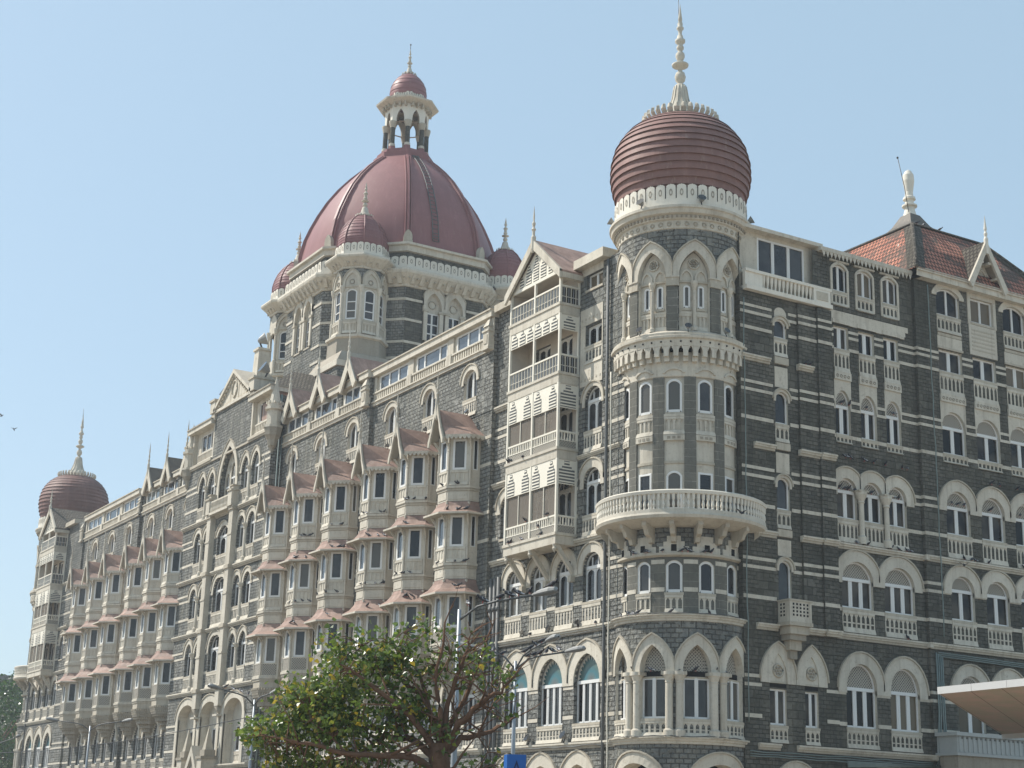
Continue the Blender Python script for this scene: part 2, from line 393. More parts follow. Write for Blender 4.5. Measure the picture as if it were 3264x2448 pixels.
def band(mb, fr, inner, outer, w0, w1, m):
    for (a, b), (c, d) in zip(zip(inner, outer), zip(inner[1:], outer[1:])):
        P = fr.P
        mb.face([P(a[0], w1, a[1]), P(c[0], w1, c[1]), P(d[0], w1, d[1]), P(b[0], w1, b[1])], m)
        mb.face([P(b[0], w1, b[1]), P(d[0], w1, d[1]), P(d[0], w0, d[1]), P(b[0], w0, b[1])], m)
        mb.face([P(a[0], w1, a[1]), P(a[0], w0, a[1]), P(c[0], w0, c[1]), P(c[0], w1, c[1])], m)
    for a, b in ((inner[0], outer[0]), (inner[-1], outer[-1])):
        mb.face([fr.P(a[0], w1, a[1]), fr.P(b[0], w1, b[1]), fr.P(b[0], w0, b[1]), fr.P(a[0], w0, a[1])], m)
def contour(a, b, zb, zs, rise, kind, n=14):
    return [(a, zb)]+arc(a, b, zs, rise, kind, n)+[(b, zb)]
def archband(mb, fr, a, b, zf, zs, rise, kind, bw, w0, w1, m, lo=-1e9, hi=1e9, hood=True, k=1.12):
    inn = contour(a, b, zf, zs, rise, kind); out = contour(a-bw, b+bw, zf, zs, rise+bw*k, kind)
    cl = lambda L: [(min(max(u, lo), hi), z) for u, z in L]
    band(mb, fr, inn, cl(out), w0, w1, m)
    if hood:
        h = .09; o1 = contour(a-bw-.005, b+bw+.005, zs-.1, zs, rise+bw*k+.005, kind); o2 = contour(a-bw-h, b+bw+h, zs-.1, zs, rise+bw*k+h, kind)
        band(mb, fr, cl(o1)[1:-1], cl(o2)[1:-1], w0, w1+.07, 'cream2')
def fill(mb, fr, con, w, m, nsub=1):
    # closed contour fill: bottom line zb, strips upward
    zb = con[0][1]; pts = con[1:-1]
    for (p, q), (p2, q2) in zip(pts, pts[1:]):
        if p2-p < 1e-5: continue
        mb.strip(fr, p, p2, (zb, q), (zb, q2), m, w)

def slots(mb, fr, a, b, z0, z1, w, m='cream', n=None, depth=.09, holes='cream2', xrow=False):
    """cream apron with a row of pointed slots between little shafts"""
    n = n or max(2, int(round((b-a)/.32)))
    h = z1-z0
    mb.box(fr, a, b, w-depth-.08, w-depth, z0, z1, holes)
    mb.box(fr, a, b, w-depth, w+.03, z1-.14*h, z1, m)
    mb.box(fr, a, b, w-depth, w+.02, z0, z0+.24*h, m, flare=.07)
    t = (b-a)/n; s = min(.12, t*.4)
    for i in range(n+1):
        u = a+t*i; mb.box(fr, max(a, u-s/2), min(b, u+s/2), w-depth, w, z0+.24*h, z1-.14*h, m)
    for i in range(n):   # pointed slot heads
        ua, ub = a+t*i+s/2, a+t*(i+1)-s/2; zt = z1-.14*h; zz = zt-.16*h; c = (ua+ub)/2
        if ub-ua < .04: continue
        for q in ((ua, c), (ub, c)):
            mb.face([fr.P(q[0], w-.01, zz), fr.P(q[1], w-.01, zt), fr.P(q[0], w-.01, zt)], m)
    if xrow: mb.box(fr, a, b, w-depth, w-.01, z0+.42*h, z0+.48*h, m)

FR = 'frame'
def window(name, hotel, fr, a, b, zb, zs, rise=0, kind='rect', n=2, d=.3, t=.09, trim=None, apron=None, tymp=None, glass='glass',
           lo=-1e9, hi=1e9, zf=None, hood=True, transom=None, cap=False, fm='frame', xrow=False, mw=.17, sur=True, leafarch=False, skew=1.12):
    """one window part: surround mesh + children frame, pane, apron"""
    mb = MB()
    if trim: archband(mb, fr, a, b, zf if zf is not None else zs-.15, zs, rise, kind, trim, -.1, .07, 'cream', lo, hi, hood, skew)
    if trim: root = mb.build(name, hotel); mb = MB()
    mb.box(fr, a-.06, b+.06, -d-.02, .06, zb-.14, zb-.002, 'cream2')   # sill
    if trim: mb.build('sill', root)
    else: root = mb.build(name, hotel)
    f = MB(); w0, w1 = -d, -d+.10
    con = contour(a+.004, b-.004, zb, zs, rise, kind); inn = contour(a+t, b-t, zb+t, zs, max(0, rise-t) if rise else 0, kind)
    if not rise: inn = [(a+t, zb+t), (a+t, zs-t), (b-t, zs-t), (b-t, zb+t)]; con = [(a, zb), (a, zs), (b, zs), (b, zb)]
    band(f, fr, inn, con, w0, w1, fm)
    f.box(fr, a+t*.9, b-t*.9, w0, w1-.01, zb, zb+t*1.25, fm)
    tz = (None if transom == 99 else transom) if transom is not None else (zs if rise > .45 else None)
    top = tz if tz is not None else zs
    for i in range(1, n):
        u = a+(b-a)*i/n; zt = top if tz is not None else (zs+rise*.93 if kind != 'rect' else zs)
        f.box(fr, u-mw/2, u+mw/2, w0, w1-.004, zb+t*.6, zt, fm)
        f.box(fr, u-.012, u+.012, w1-.004, w1+.01, zb+t*.6, zt, fm)
    if tz is not None:
        f.box(fr, a+t*.5, b-t*.5, w0, w1+.03, tz-.09, tz+.09, fm)
        if rise > .3 and tymp is None:
            k = 3 if b-a > 1.3 else 2
            for i in range(1, k):
                u = a+(b-a)*i/k; f.box(fr, u-.03, u+.03, w0, w1, tz+.09, zs+rise*(.9 if k == 2 else .72), fm)
    if leafarch:   # cambered heads on the leaves: shallow corner fillets
        for i in range(n):
            ua = a+(b-a)*i/n+(t if i == 0 else mw/2); ub = a+(b-a)*(i+1)/n-(t if i == n-1 else mw/2); c = (ua+ub)/2; zt = (tz-.09) if tz is not None else zs+rise-t
            q = (ub-ua)*.42
            for e, sgn in ((ua, 1), (ub, -1)):
                f.face([fr.P(e, w1-.03, zt-q), fr.P(e+sgn*q*.35, w1-.03, zt-q*.35), fr.P(c, w1-.03, zt-.03), fr.P(c, w1-.03, zt+.02), fr.P(e, w1-.03, zt+.02)], fm)
    fo = f.build('frame', root)
    g = MB()
    if tymp and rise:
        fill(g, fr, [(a, zb), (a, tz or zs), (b, tz or zs), (b, zb)], -d+.03, glass)
        tm = MB(); fill(tm, fr, [(a, tz or zs)]+arc(a, b, zs, rise, kind, 14)+[(b, tz or zs)], -d+.06, tymp)
        tm.build('lunette', root, fan=(fr, (a+b)/2, tz or zs) if tymp == 'fan' else None)
    else: fill(g, fr, contour(a, b, zb, zs, rise, kind), -d+.03, glass)
    g.build('pane', root)
    if apron:
        p = MB(); slots(p, fr, a-.03, b+.03, apron, zb-.145, .02, xrow=xrow); p.build('apron', root)
    if cap:
        pass
    return root

# ---------------------------------------------------------------- setting: ground, road
g = MB(); g.wbox(-420, 420, -420, 420, -1, 0, 'paving'); o = g.build('ground'); o['kind'] = 'structure'
g = MB(); g.wbox(-420, 420, -34, -10, .004, .008, 'asphalt'); o = g.build('road'); o['kind'] = 'structure'
g = MB(); g.wbox(-420, 420, -10, -9.8, 0, .14, 'grime'); g.wbox(-420, 420, -9.8, -7.5, 0, .12, 'paving'); o = g.build('pavement'); o['kind'] = 'structure'

# ---------------------------------------------------------------- the hotel
H = thing('grand_hotel', 'vast dark stone hotel with cream arches, maroon domes and corner towers', 'hotel')
ZD, ZC, ZB, ZA, ZT, ZP = 7.0, 13.15, 18.1, 22.9, 27.8, 31.85
YB, Y1, Y2, YP, Y3, Y4, YE = -3.2, -3.5, -3.8, -4.8, -3.8, -4.1, -4.3
F = lambda y: Flat(0, y, 1, 0)
fB, f1, f2, fP, f3, f4, fE = map(F, (YB, Y1, Y2, YP, Y3, Y4, YE))
XS = 3.3
fS = Flat(XS, 0, 0, 1)

def ledge(mb, fr, u0, u1, z, d=.22, h=.34, m='cream'):
    own = mb is None
    if own: mb = MB()
    mb.box(fr, u0, u1, -.1, d*.35, z-h, z-h*.62, 'cream2'); mb.box(fr, u0, u1, -.1, d*.7, z-h*.615, z-h*.3, m); mb.box(fr, u0, u1, -.1, d, z-h*.295, z, m)
    if own: mb.build('string_course', H)
def bands(mb, fr, u0, u1, zf, ops=(), zz=((1.25, .2), (2.85, .17), (3.35, .17)), w=.025, m='cream'):
    for dz, h in zz:
        z = zf+dz; segs = [(u0, u1)]
        for a, b, lo, hi in ops:
            if lo < z+h and hi > z:
                ns = []
                for p, q in segs:
                    if b <= p or a >= q: ns.append((p, q)); continue
                    if a > p: ns.append((p, a))
                    if b < q: ns.append((b, q))
                segs = ns
        for p, q in segs:
            if q-p > .05: mb.box(fr, p, q, -.05, w, z, z+h, m)

core = MB()
core.wbox(-116, 0, 2, 24, 0, 33.4, 'dark'); core.wbox(-16, 2.2, 2, 40, 0, 33.39, 'dark')
core.wbox(-117.2, 1.9, -2.55, 40, 33.45, 33.7, 'grime')
core.build('unseen_roof_core', H)  # unseen slab added to stop light from above; dark blocks back the openings

# ============ end bay (bay next to each corner tower, sea side)
def end_bay(fr, x0, x1, left_tower):
    """x grows to the right; windows measured from the tower side"""
    s = 1 if not left_tower else -1
    AX = x1+2.0 if not left_tower else x0-2.0
    X = (lambda v: AX+v) if not left_tower else (lambda v: AX-v)   # v = 0 on the tower axis
    def U(a, b):
        p, q = X(a), X(b); return (min(p, q), max(p, q))
    w = MB(); bd = w; lg = MB(); xt0, xt1 = x0, x1
    if left_tower: x0 -= 1.15
    else: x1 += 1.15
    # ground: pointed arcade
    g0 = [(*U(c-1.35, c+1.35), .1, 4.3, 1.55, 'pt') for c in (-4.9, -8.6, -12.2)]
    wall(w, fr, x0, x1, 0, ZD, g0, 'stone', .8, 'cream')
    for i, op in enumerate(sorted(g0)):
        t = MB(); archband(t, fr, op[0], op[1], 3.9, op[3], op[4], 'pt', .62, -.1, .08, 'cream', op[0]-.5, op[1]+.5)
        t.build('arcade_arch', H)
    bk = MB(); bk.box(fr, x0, x1, -1.6, -1.5, 0, 6.6, 'inner_plaster'); bk.build('arcade_back_wall', H)
    # first floor: three pointed windows
    c1 = (-4.15, -7.8, -11.45)
    o1 = [(*U(c-1.28, c+1.28), 8.0, 10.2, 1.5, 'pt') for c in c1]
    wall(w, fr, x0, x1, ZD, ZC, o1, 'stone')
    for c in c1:
        a, b = U(c-1.28, c+1.28); m0 = (a+b)/2
        window('arched_window', H, fr, a, b, 8.0, 10.2, 1.5, 'pt', 4, .32, trim=.66, apron=ZD+.05, tymp='fan', lo=m0-1.825, hi=m0+1.825, zf=10.05, mw=.2, xrow=True)
        # cusped inner edge of the lunette
        cu = MB(); pts = arc(a+.05, b-.05, 10.3, 1.42, 'pt', 14)
        for (p, q), (p2, q2) in zip(pts, pts[1:]):
            mx, mz = (p+p2)/2, (q+q2)/2; k = .74
            cu.face([fr.P(p, -.2, q), fr.P(p2, -.2, q2), fr.P(m0+(mx-m0)*k, -.2, 10.3+(mz-10.3)*k)], 'cream')
        cu.build('cusped_arch', H)
    # second floor: four windows
    c2 = (-3.8, -6.55, -9.3, -12.05)
    o2 = [(*U(c-.88, c+.88), 14.5, 16.4, .78, 'pt') for c in c2]
    wall(w, fr, x0, x1, ZC, ZB, o2, 'stone')
    for c in c2:
        a, b = U(c-.88, c+.88); m0 = (a+b)/2
        window('arched_window', H, fr, a, b, 14.5, 16.4, .78, 'pt', 2, trim=.46, apron=ZC+.05, lo=m0-1.375, hi=m0+1.375, zf=16.1, leafarch=True)
    # third and fourth floors, door windows behind the box balcony too
    for k, (zb, zs, z0, z1) in enumerate(((ZB+1.25, 21.2, ZB, ZA), (24.2, 25.95, ZA, ZT))):
        cs = (-3.9, -6.9, -9.3); ops = [(*U(c-.86, c+.86), zb if c > -5 else z0+.1, zs, .78, 'pt' if k == 0 else 'rd') for c in cs]
        if k == 0: ops.append((*U(-13.9, -12.5), zb, zs, .7, 'pt'))
        wall(w, fr, x0, x1, z0, z1, ops, 'stone')
        for c, op in zip(cs+((-13.2,) if k == 0 else ()), ops):
            m0 = (op[0]+op[1])/2
            window('arched_window', H, fr, op[0], op[1], op[2], zs, op[4], op[5], 2, trim=.45 if k == 0 else .22, apron=z0+.05 if c > -5 else None, zf=zs-.3, leafarch=True, lo=m0-1.2, hi=m0+1.2)
    # the bay behind the verandah is plastered
    vb = MB(); vf = Flat(fr.x+fr.dy*.02, fr.y-fr.dx*.02, fr.dx, fr.dy); p, q = U(-11.1, -5.45)
    wall(vb, vf, p, q, 18.3, ZA, [(*U(c-.86, c+.86), ZB+.11, 21.2, .78, 'pt') for c in (-6.9, -9.3)] if False else [(*U(c-.86, c+.86), ZB+.4, 21.2, .78, 'pt') for c in (-6.9, -9.3)], 'inner_plaster', .02)
    wall(vb, vf, p, q, ZA, ZT, [(*U(c-.86, c+.86), ZA+.3, 25.95, .78, 'rd') for c in (-6.9, -9.3)], 'inner_plaster', .02)
    wall(vb, vf, p, q, ZT, 31.3, [(*U(c-.82, c+.82), 28.0, 30.45, 0, 'rect') for c in (-7.0, -9.4)], 'inner_plaster', .02)
    wall(vb, vf, p, q, 31.3, 33.9, [(*U(-9.5, -6.5), 31.4, 33.4, 0, 'rect')], 'inner_plaster', .02); vb.build('verandah_wall', H)
    # upper two floors
    ops = [(*U(c-.82, c+.82), zb, 30.45, .0, 'rect') for c, zb in ((-3.95, 29.25), (-7.0, 28.0), (-9.4, 28.0))]
    wall(w, fr, x0, x1, ZT, 31.3, ops, 'stone')
    for op in ops: window('casement_window', H, fr, op[0], op[1], op[2], 30.45, n=2, apron=28.15 if op[2] > 29 else None, leafarch=True)
    ops = [(*U(-4.77, -3.13), 32.7, 33.62, 0, 'rect'), (*U(-9.5, -6.5), 31.4, 33.4, 0, 'rect')]
    wall(w, fr, x0, x1, 31.3, 34.1, ops, 'stone')
    for op in ops: window('casement_window', H, fr, op[0], op[1], op[2], op[3], n=2, glass='glassd')
    # cream column of panels beside the box balcony
    a, b = U(-5.45, -3.1); cp = MB()
    for zz in ((26.9, 28.15), (30.55, 31.55)):
        p, q = U(-5.3, -3.02); cp.box(fr, p, q, -.1, .05, *zz, 'cream')
        for i in range(6): cp.box(fr, p+.2+(q-p-.4)*i/5-.06, p+.2+(q-p-.4)*i/5+.06, .05, .07, zz[0]+.3, zz[0]+.42, 'cream2')
    for p, q in (U(-5.3, -4.8), U(-3.1, -3.02)):
        cp.box(fr, p, q, -.1, .04, 28.16, 30.54, 'cream')
    p, q = U(-5.3, -3.02); cp.box(fr, p, q, -.08, .045, 33.63, 34.05, 'cream'); cp.box(fr, *U(-4.75, -3.15), -.3, -.26, 31.6, 32.55, 'glassd')
    cp.build('window_panelling', H)
    for z in (ZD, ZC, ZB): ledge(None, fr, x0, x1, z)
    ledge(None, fr, *U(-5.4, -1.2), ZA, .15, .25); ledge(None, fr, *U(-14.85, -11.2), ZA); ledge(None, fr, *U(-14.85, -11.2), ZT)
    allops = [(a-.03, b+.03, zb-1, zs+r+.5) for (a, b, zb, zs, r, k) in o1+o2]+[(*U(-5.35, -2.95), 18, 40), (*U(-14.2, -12.2), 18, 22.7)]
    for z in (ZD, ZC, ZB, ZA): bands(bd, fr, x0+.01, x1, z, allops+([(*U(-11.1, -5.45), 17, 40)]))
    w.build('facade_wall', H)
    # roof slab
    rf = MB(); rf.box(fr, *U(-5.4, -2.35), -3, .55, 34.05, 34.6, 'cream'); rf.box(fr, *U(-14.75, -11.2), -3, .45, 34.02, 34.5, 'cream2'); rf.build('roof_edge', H)
    pp = MB()
    p = U(-2.35, -2.2)[0]; pp.tube([fr.P(p, .16, z) for z in (0, 12, 24, 33.9)], .09, 'pipe'); pp.build('drainpipe', H)
    if not left_tower:
        for v in (-13.55, -14.0, -14.45):
            pp = MB(); q = U(v, v+.1)[0]; pp.tube([fr.P(q, .2, 0), fr.P(q, .2, 17.0)], .12, 'pipe', 8)
            for z in range(3, 17, 3): pp.tube([fr.P(q, .2, z), fr.P(q, .2, z+.25)], .16, 'pipe', 8)
            pp.build('drainpipe', H)
    box_balcony(fr, *U(-11.1, -5.45))

def louvre(mb, fr, uc, z0, w, h, wd):
    """stepped ogee vent of slats, cut dark in a white panel"""
    steps = [(0, .62, 1.0), (.62, .80, .62), (.80, 1.0, .34)]
    for a, b, k in steps:
        mb.box(fr, uc-w*k/2, uc+w*k/2, wd-.02, wd+.012, z0+h*a, z0+h*b-.001, 'pipe')
    n = max(4, int(h/.17))
    for i in range(n):
        z = z0+h*(i+.25)/n; f = (z-z0)/h; k = 1.0 if f < .6 else (.62 if f < .8 else .34)
        mb.box(fr, uc-w*k/2, uc+w*k/2, wd-.01, wd+.035, z, z+h/n*.44, 'post')

def box_balcony(fr, a, b):
    B = MB(); D = 1.4; fl = [17.75, 22.65, 27.1, 31.3]; top = 33.95; c = (a+b)/2
    fr_out = Flat(*fr.P(0, D, 0)[:2], fr.dx, fr.dy)
    sideR = Flat(*fr.P(b, 0, 0)[:2], -fr.dy*-1, fr.dx) if False else Flat(fr.P(b, D, 0)[0], fr.P(b, D, 0)[1], 0, 1)
    root = None
    for z in fl:     # floor slabs
        B = MB(); B.box(fr, a, b, -.05, D, z, z+.499, 'cream'); B.box(fr, a-.06, b+.06, -.05, D+.06, z+.5, z+.66, 'cream')
        if root: B.build('floor_slab', root)
        else: root = B.build('box_balcony', H)
    for i, z in enumerate(fl):
        z0 = z+.66; z1 = fl[i+1] if i < 3 else top
        for u in (a, c-.07, b-.14): ps = MB(); ps.box(fr_out, u, u+.14, -.14, 0, z0, z1, 'post'); ps.build('post', root)
        ps = MB(); ps.box(fr, b-.1, b, -.02, .1, z0, z1, 'post'); ps.build('post', root)
        hp = .95 if i != 3 else 0
        if i in (0, 1): hh = 1.45
        elif i == 2: hh = .95
        else: hh = 0
        if hh:
            lp = MB(); lp.box(fr_out, a+.14, b-.14, -.09, -.03, z1-hh, z1, 'post'); lp.box(sideR, .14, D-.1, -.09, -.03, z1-hh, z1, 'post')
            if i < 2:
                for u in (a+.62, c-.58, c+.58, b-.62): louvre(lp, fr_out, u, z1-hh+.06, .78, hh-.16, -.03)
                louvre(lp, sideR, D/2, z1-hh+.06, 1.05, hh-.16, -.03)
            else:
                for k in range(6): louvre(lp, fr_out, a+.6+k*(b-a-1.2)/5, z1-hh+.06, .66, hh-.12, -.03)
                louvre(lp, sideR, D/2, z1-hh+.06, .8, hh-.2, -.03)
            lp.build('louvre_panel', root)
        zr = z0+ (1.0 if i < 2 else 1.1)
        bl = MB(); bm = 'cream' if i < 2 else 'cream2'
        for (f_, ua, ub) in ((fr_out, a+.14, c-.07), (fr_out, c+.07, b-.14), (sideR, .14, D-.1)):
            bl.box(f_, ua, ub, -.13, -.02, zr-.1, zr, 'post'); n = int((ub-ua)/(.19 if i < 2 else .16))
            if i < 2:
                bl.box(f_, ua, ub, -.11, -.03, z0+.42, z0+.47, 'post'); bl.box(f_, ua, ub, -.09, -.05, z0, z0+.42, 'jali')
                for k in range(n+1):
                    u = ua+(ub-ua)*k/n; bl.box(f_, max(ua, u-.035), min(ub, u+.035), -.1, -.04, z0+.44, zr-.08, 'post')
                for k in range(int(n/2)):
                    u = ua+(ub-ua)*(k+.5)/int(n/2); bl.box(f_, u-.07, u+.07, -.085, -.055, z0+.62, zr-.16, 'dark')
            else:
                for k in range(n+1):
                    u = ua+(ub-ua)*k/n; bl.box(f_, max(ua, u-.018), min(ub, u+.018), -.1, -.05, z0, zr-.05, 'steel' if k % 2 else 'post')
                bl.box(f_, ua, ub, -.1, -.05, z0+.4, z0+.43, 'post')
                bl.box(f_, ua, ub, -.16, -.15, z0, zr-.1, 'screen')
        bl.build('balustrade', root)
        if i < 2:
            sc = MB()
            for (f_, ua, ub) in ((fr_out, a+.14, c-.07), (fr_out, c+.07, b-.14)):
                m_ = (ua+ub)/2; sc.box(f_, m_-.025, m_+.025, -.1, -.06, zr, z1-hh, 'post'); sc.box(f_, ua, ub, -.12, -.115, zr, z1-hh, 'net')
            sc.build('screen_frame', root)
        inn = MB(); inn.box(fr, a+.01, b-.01, .03, D-.16, z1-.06, z1-.01, 'inner_plaster'); inn.box(fr, a+.01, a+.09, .03, D-.15, z0, z1-.061, 'inner_plaster'); inn.build('ceiling', root)
    # gable roof
    G = MB(); ap = 36.55; o = .18; ya = D+.28; e = 33.75
    for s in (-1, 1):
        ue = c+s*((b-a)/2+.3)
        # barge board: broad plank
        p = [(c, ap+.12), (ue, e+.15), (ue, e-.42), (c, ap-.5)]
        f_ = [fr.P(u, ya, z) for u, z in p]; k_ = [fr.P(u, ya-.16, z) for u, z in p]
        G.add(f_+k_, [(0, 1, 2, 3), (7, 6, 5, 4), (0, 4, 5, 1), (1, 5, 6, 2), (2, 6, 7, 3), (3, 7, 4, 0)], 'cream')
    G.build('barge_board', root)
    pd = MB()
    def tri(u): return ap-.55-(abs(u-c))*(ap-.55-top)/((b-a)/2)
    n = 12
    for i in range(n):
        ua, ub = a+(b-a)*i/n, a+(b-a)*(i+1)/n; pd.strip(fr_out, ua, ub, (top, max(top, tri(ua))), (top, max(top, tri(ub))), 'post', -.06)
    for k, (uu, h) in enumerate(((-1.62, .75), (-.82, 1.3), (0, 1.75), (.82, 1.3), (1.62, .75))): louvre(pd, fr_out, c+uu, top+.12, .6 if k % 4 else .45, h, -.06)
    pd.box(fr_out, a, b, -.12, -.01, top-.12, top+.08, 'post')
    pd.build('gable_panel', root)
    rf = MB(); yb = -7.5
    for s in (-1, 1):
        ue = c+s*((b-a)/2+.3)
        t0 = [fr.P(c, ya-.02, ap+.1), fr.P(ue, ya-.02, e+.1), fr.P(ue, yb, e+.1), fr.P(c, yb, ap+.1)]
        t1 = [(x, y, z-.12) for x, y, z in t0]
        rf.add(t0+t1, [(0, 1, 2, 3), (7, 6, 5, 4), (0, 4, 5, 1), (1, 5, 6, 2), (2, 6, 7, 3)], 'pink' if fr is fB else 'tiledk')
    rf.box(fr, b-.05, b+.32, 0, ya-.2, e-.35, e-.03, 'cream')
    rf.build('gable_roof', root)
    fn = MB(); q = fr.P(c, ya-.08, 0)
    fn.lathe(q[0], q[1], [(.09, ap-.75), (.16, ap-.5), (.16, ap+.25), (.09, ap+.4), (.09, ap+.65), (.15, ap+.75), (.07, ap+.9), (.12, ap+1.15), (.05, ap+1.3), (.06, ap+1.6), (.0, ap+2.35)], 'cream', 8); fn.build('finial', root)
    # struts
    for u in (a+.12, c-.1, b-.32):
        st = MB(); P0 = fr.P(u, D-.1, 17.75); P1 = fr.P(u, .02, 16.2); wv = .22
        q = []
        for (uu, ww, zz) in ((0, D-.35, 17.76), (wv, D-.35, 17.76), (wv, D-.02, 17.76), (0, D-.02, 17.76)): q.append(fr.P(u+uu, ww, zz))
        q2 = [fr.P(u+uu, ww, zz) for uu, ww, zz in ((0, .0, 16.35), (wv, .0, 16.35), (wv, .0, 16.0), (0, .0, 16.0))]
        st.hexa(q2+q, 'cream'); st.box(fr, u-.05, u+wv+.05, 0, .3, 15.75, 16.1, 'cream2')
        qq = fr.P(u+wv/2, D-.1, 0); st.lathe(qq[0], qq[1], [(.13, 17.76), (.1, 17.6), (.14, 17.5), (.0, 17.25)], 'cream', 8)
        st.build('bracket', root)

end_bay(fB, -14.85, -2.0, False)
end_bay(fE, -116.2, -101.0, True)

# ============ wings with bay windows
ORI = [(-1.62, 0), (-1.62, .7), (-.63, 1.7), (.63, 1.7), (1.62, .7), (1.62, 0)]
def oframes():
    fs = []
    for (ua, wa), (ub, wb) in zip(ORI, ORI[1:]):
        x0, y0, x1, y1 = ua, -wa, ub, -wb; L = hypot(x1-x0, y1-y0)
        fs.append((Flat(x0, y0, (x1-x0)/L, (y1-y0)/L), L))
    return fs
def bay_window(tier):   # tier 0 lowest .. 2 top ; local coordinates, floor levels absolute
    L = (ZC, ZB, 22.95)[tier]; nxt = (ZB, 22.95, 26.3)[tier]
    fs = oframes(); B = MB(); zc0 = L-.95 if tier else ZC-.8; top = nxt-1.0 if tier < 2 else 26.25
    for i, (f, l) in enumerate(fs):
        if tier: B.box(f, 0, l, -.2, .0, zc0, L-.15, 'cream'); 
        else: B.box(f, 0, l, -.2, .0, zc0, L-.15, 'cream2')
        B.box(f, -.06, l+.06, -.2, .12, L-.14, L+.02, 'cream'); B.box(f, -.03, l+.03, -.2, .06, L-.3, L-.15, 'cream2')
        if tier and .5 < l: B.box(f, .12, l-.12, -.2, .03, zc0+.12, L-.36, 'cream')
    # walls between floor and eave with a window hole in the three big faces and slits in the returns
    for i, (f, l) in enumerate(fs):
        a, b = (.26, l-.26) if l > 1.3 else ((.22, l-.22) if l > 1 else (.2, l-.16))
        wall(B, f, 0, l, L, top, [(a, b, L+1.05, L+3.0, 0, 'rect')], 'cream', .12)
    root = B.build('bay_window', H)
    for i, (f, l) in enumerate(fs):
        a, b = (.26, l-.26) if l > 1.3 else ((.22, l-.22) if l > 1 else (.2, l-.16))
        W = MB(); t = .13 if l > 1 else .06
        band(W, f, [(a+t, L+1.05+t), (a+t, L+3-t), (b-t, L+3-t), (b-t, L+1.05+t)], [(a, L+1.05), (a, L+3), (b, L+3), (b, L+1.05)], -.1, .015, 'frame')
        W.box(f, a, b, -.1, .01, L+1.05, L+1.05+t, 'frame'); W.box(f, a+t*.5, b-t*.5, -.09, -.05, L+1.1, L+2.95, 'glassb' if i == 2 else 'glass')
        W.build('window', root)
        if l > 1:
            A = MB()
            if tier: slots(A, f, .1, l-.1, L+.05, L+1.0, .03, n=4 if l > 1.3 else 3, depth=.06)
            else:
                A.box(f, .16, l-.16, .0, .04, L+.12, L+.95, 'jali'); A.box(f, .05, l-.05, 0, .06, L+.95, L+1.03, 'cream'); A.box(f, .05, l-.05, 0, .06, L+.03, L+.12, 'cream')
            A.build('apron', root)
    for u, w in ORI[1:5]:   # corner shafts with rings
        C_ = MB(); C_.lathe(u*1.0, -w*1.0, [(.085, L+.02), (.085, L+1.0), (.11, L+1.02), (.07, L+1.2), (.07, L+2.2), (.11, L+2.25), (.08, L+2.35), (.11, L+2.5), (.08, L+2.6), (.09, top)], 'cream', 8); C_.build('corner_shaft', root)
    # eave brackets and roof
    Rf = MB()
    if tier < 2:
        zt, ze, ov = top+.02, L+3.02, .78
        def ring(sc, z): return [(u*(1+sc/1.62*.95) if abs(u) > 1 else u*(1+sc*.75), -(w+sc*(1 if w > 1 else (.62 if w > .1 else 0))), z) for u, w in ORI]
        prof = [(0.02, zt), (.12, zt-.28), (.36, zt-.6), (ov, ze+.06)]
        rs = [ring(s_, z) for s_, z in prof]
        for A, B_ in zip(rs, rs[1:]):
            for i in range(5): Rf.face([A[i], A[i+1], B_[i+1], B_[i]], 'pink')
        lo = ring(ov, ze-.05)
        for i in range(5): Rf.face([rs[-1][i], rs[-1][i+1], lo[i+1], lo[i]], 'cream')
        inn = ring(-.02, ze-.0)
        for i in range(5): Rf.face([lo[i], lo[i+1], inn[i+1], inn[i]], 'cream2')
    else:
        ze = 26.15; A = (0, -2.2, 27.95); B_ = (0, 0, 27.95)
        e = [(2.12, 0, ze), (2.12, -1.0, ze), (.98, -2.2, ze)]
        mid = lambda p, q, t, dz: tuple(p[k]+(q[k]-p[k])*t+(dz if k == 2 else 0) for k in range(3))
        for s in (1, -1):
            E_ = [(x*s, y, z) for x, y, z in e]; B2 = (0, -.5, 27.95)
            m0 = [mid(B_, E_[0], .55, -.16), mid(B2, E_[1], .55, -.16), mid(A, E_[2], .55, -.14)]
            for p, q, r_, t_ in ((A, B2, m0[1], m0[2]), (B2, B_, m0[0], m0[1])): Rf.face([p, q, r_, t_], 'pink')
            for p, q, r_, t_ in ((m0[2], m0[1], E_[1], E_[2]), (m0[1], m0[0], E_[0], E_[1])): Rf.face([p, q, r_, t_], 'pink')
            low = [(x, y, z-.1) for x, y, z in E_]
            for i in range(2): Rf.face([E_[i], E_[i+1], low[i+1], low[i]], 'cream')
            inn = [(1.6*s, 0, ze-.1), (1.6*s, -.68, ze-.1), (.6*s, -1.68, ze-.1)]
            for i in range(2): Rf.face([low[i], low[i+1], inn[i+1], inn[i]], 'cream2')
            # scalloped valance
            for i in range(2):
                p, q = Vector(low[i]), Vector(low[i+1]); n = max(2, int((p-q).length/.26))
                for k in range(n):
                    a, b = p.lerp(q, k/n), p.lerp(q, (k+1)/n); c = (a+b)/2
                    Rf.face([a+Vector((0, 0, -.04)), b+Vector((0, 0, -.04)), (c+b)/2+Vector((0, 0, -.16)), c+Vector((0, 0, -.21)), (c+a)/2+Vector((0, 0, -.16))], 'cream')
                Rf.face([low[i], low[i+1], tuple(Vector(low[i+1])-Vector((0, 0, .05))), tuple(Vector(low[i])-Vector((0, 0, .05)))], 'cream')
    ro = Rf.build('roof', root)
    zb = (L+3.05) if tier < 2 else 26.0
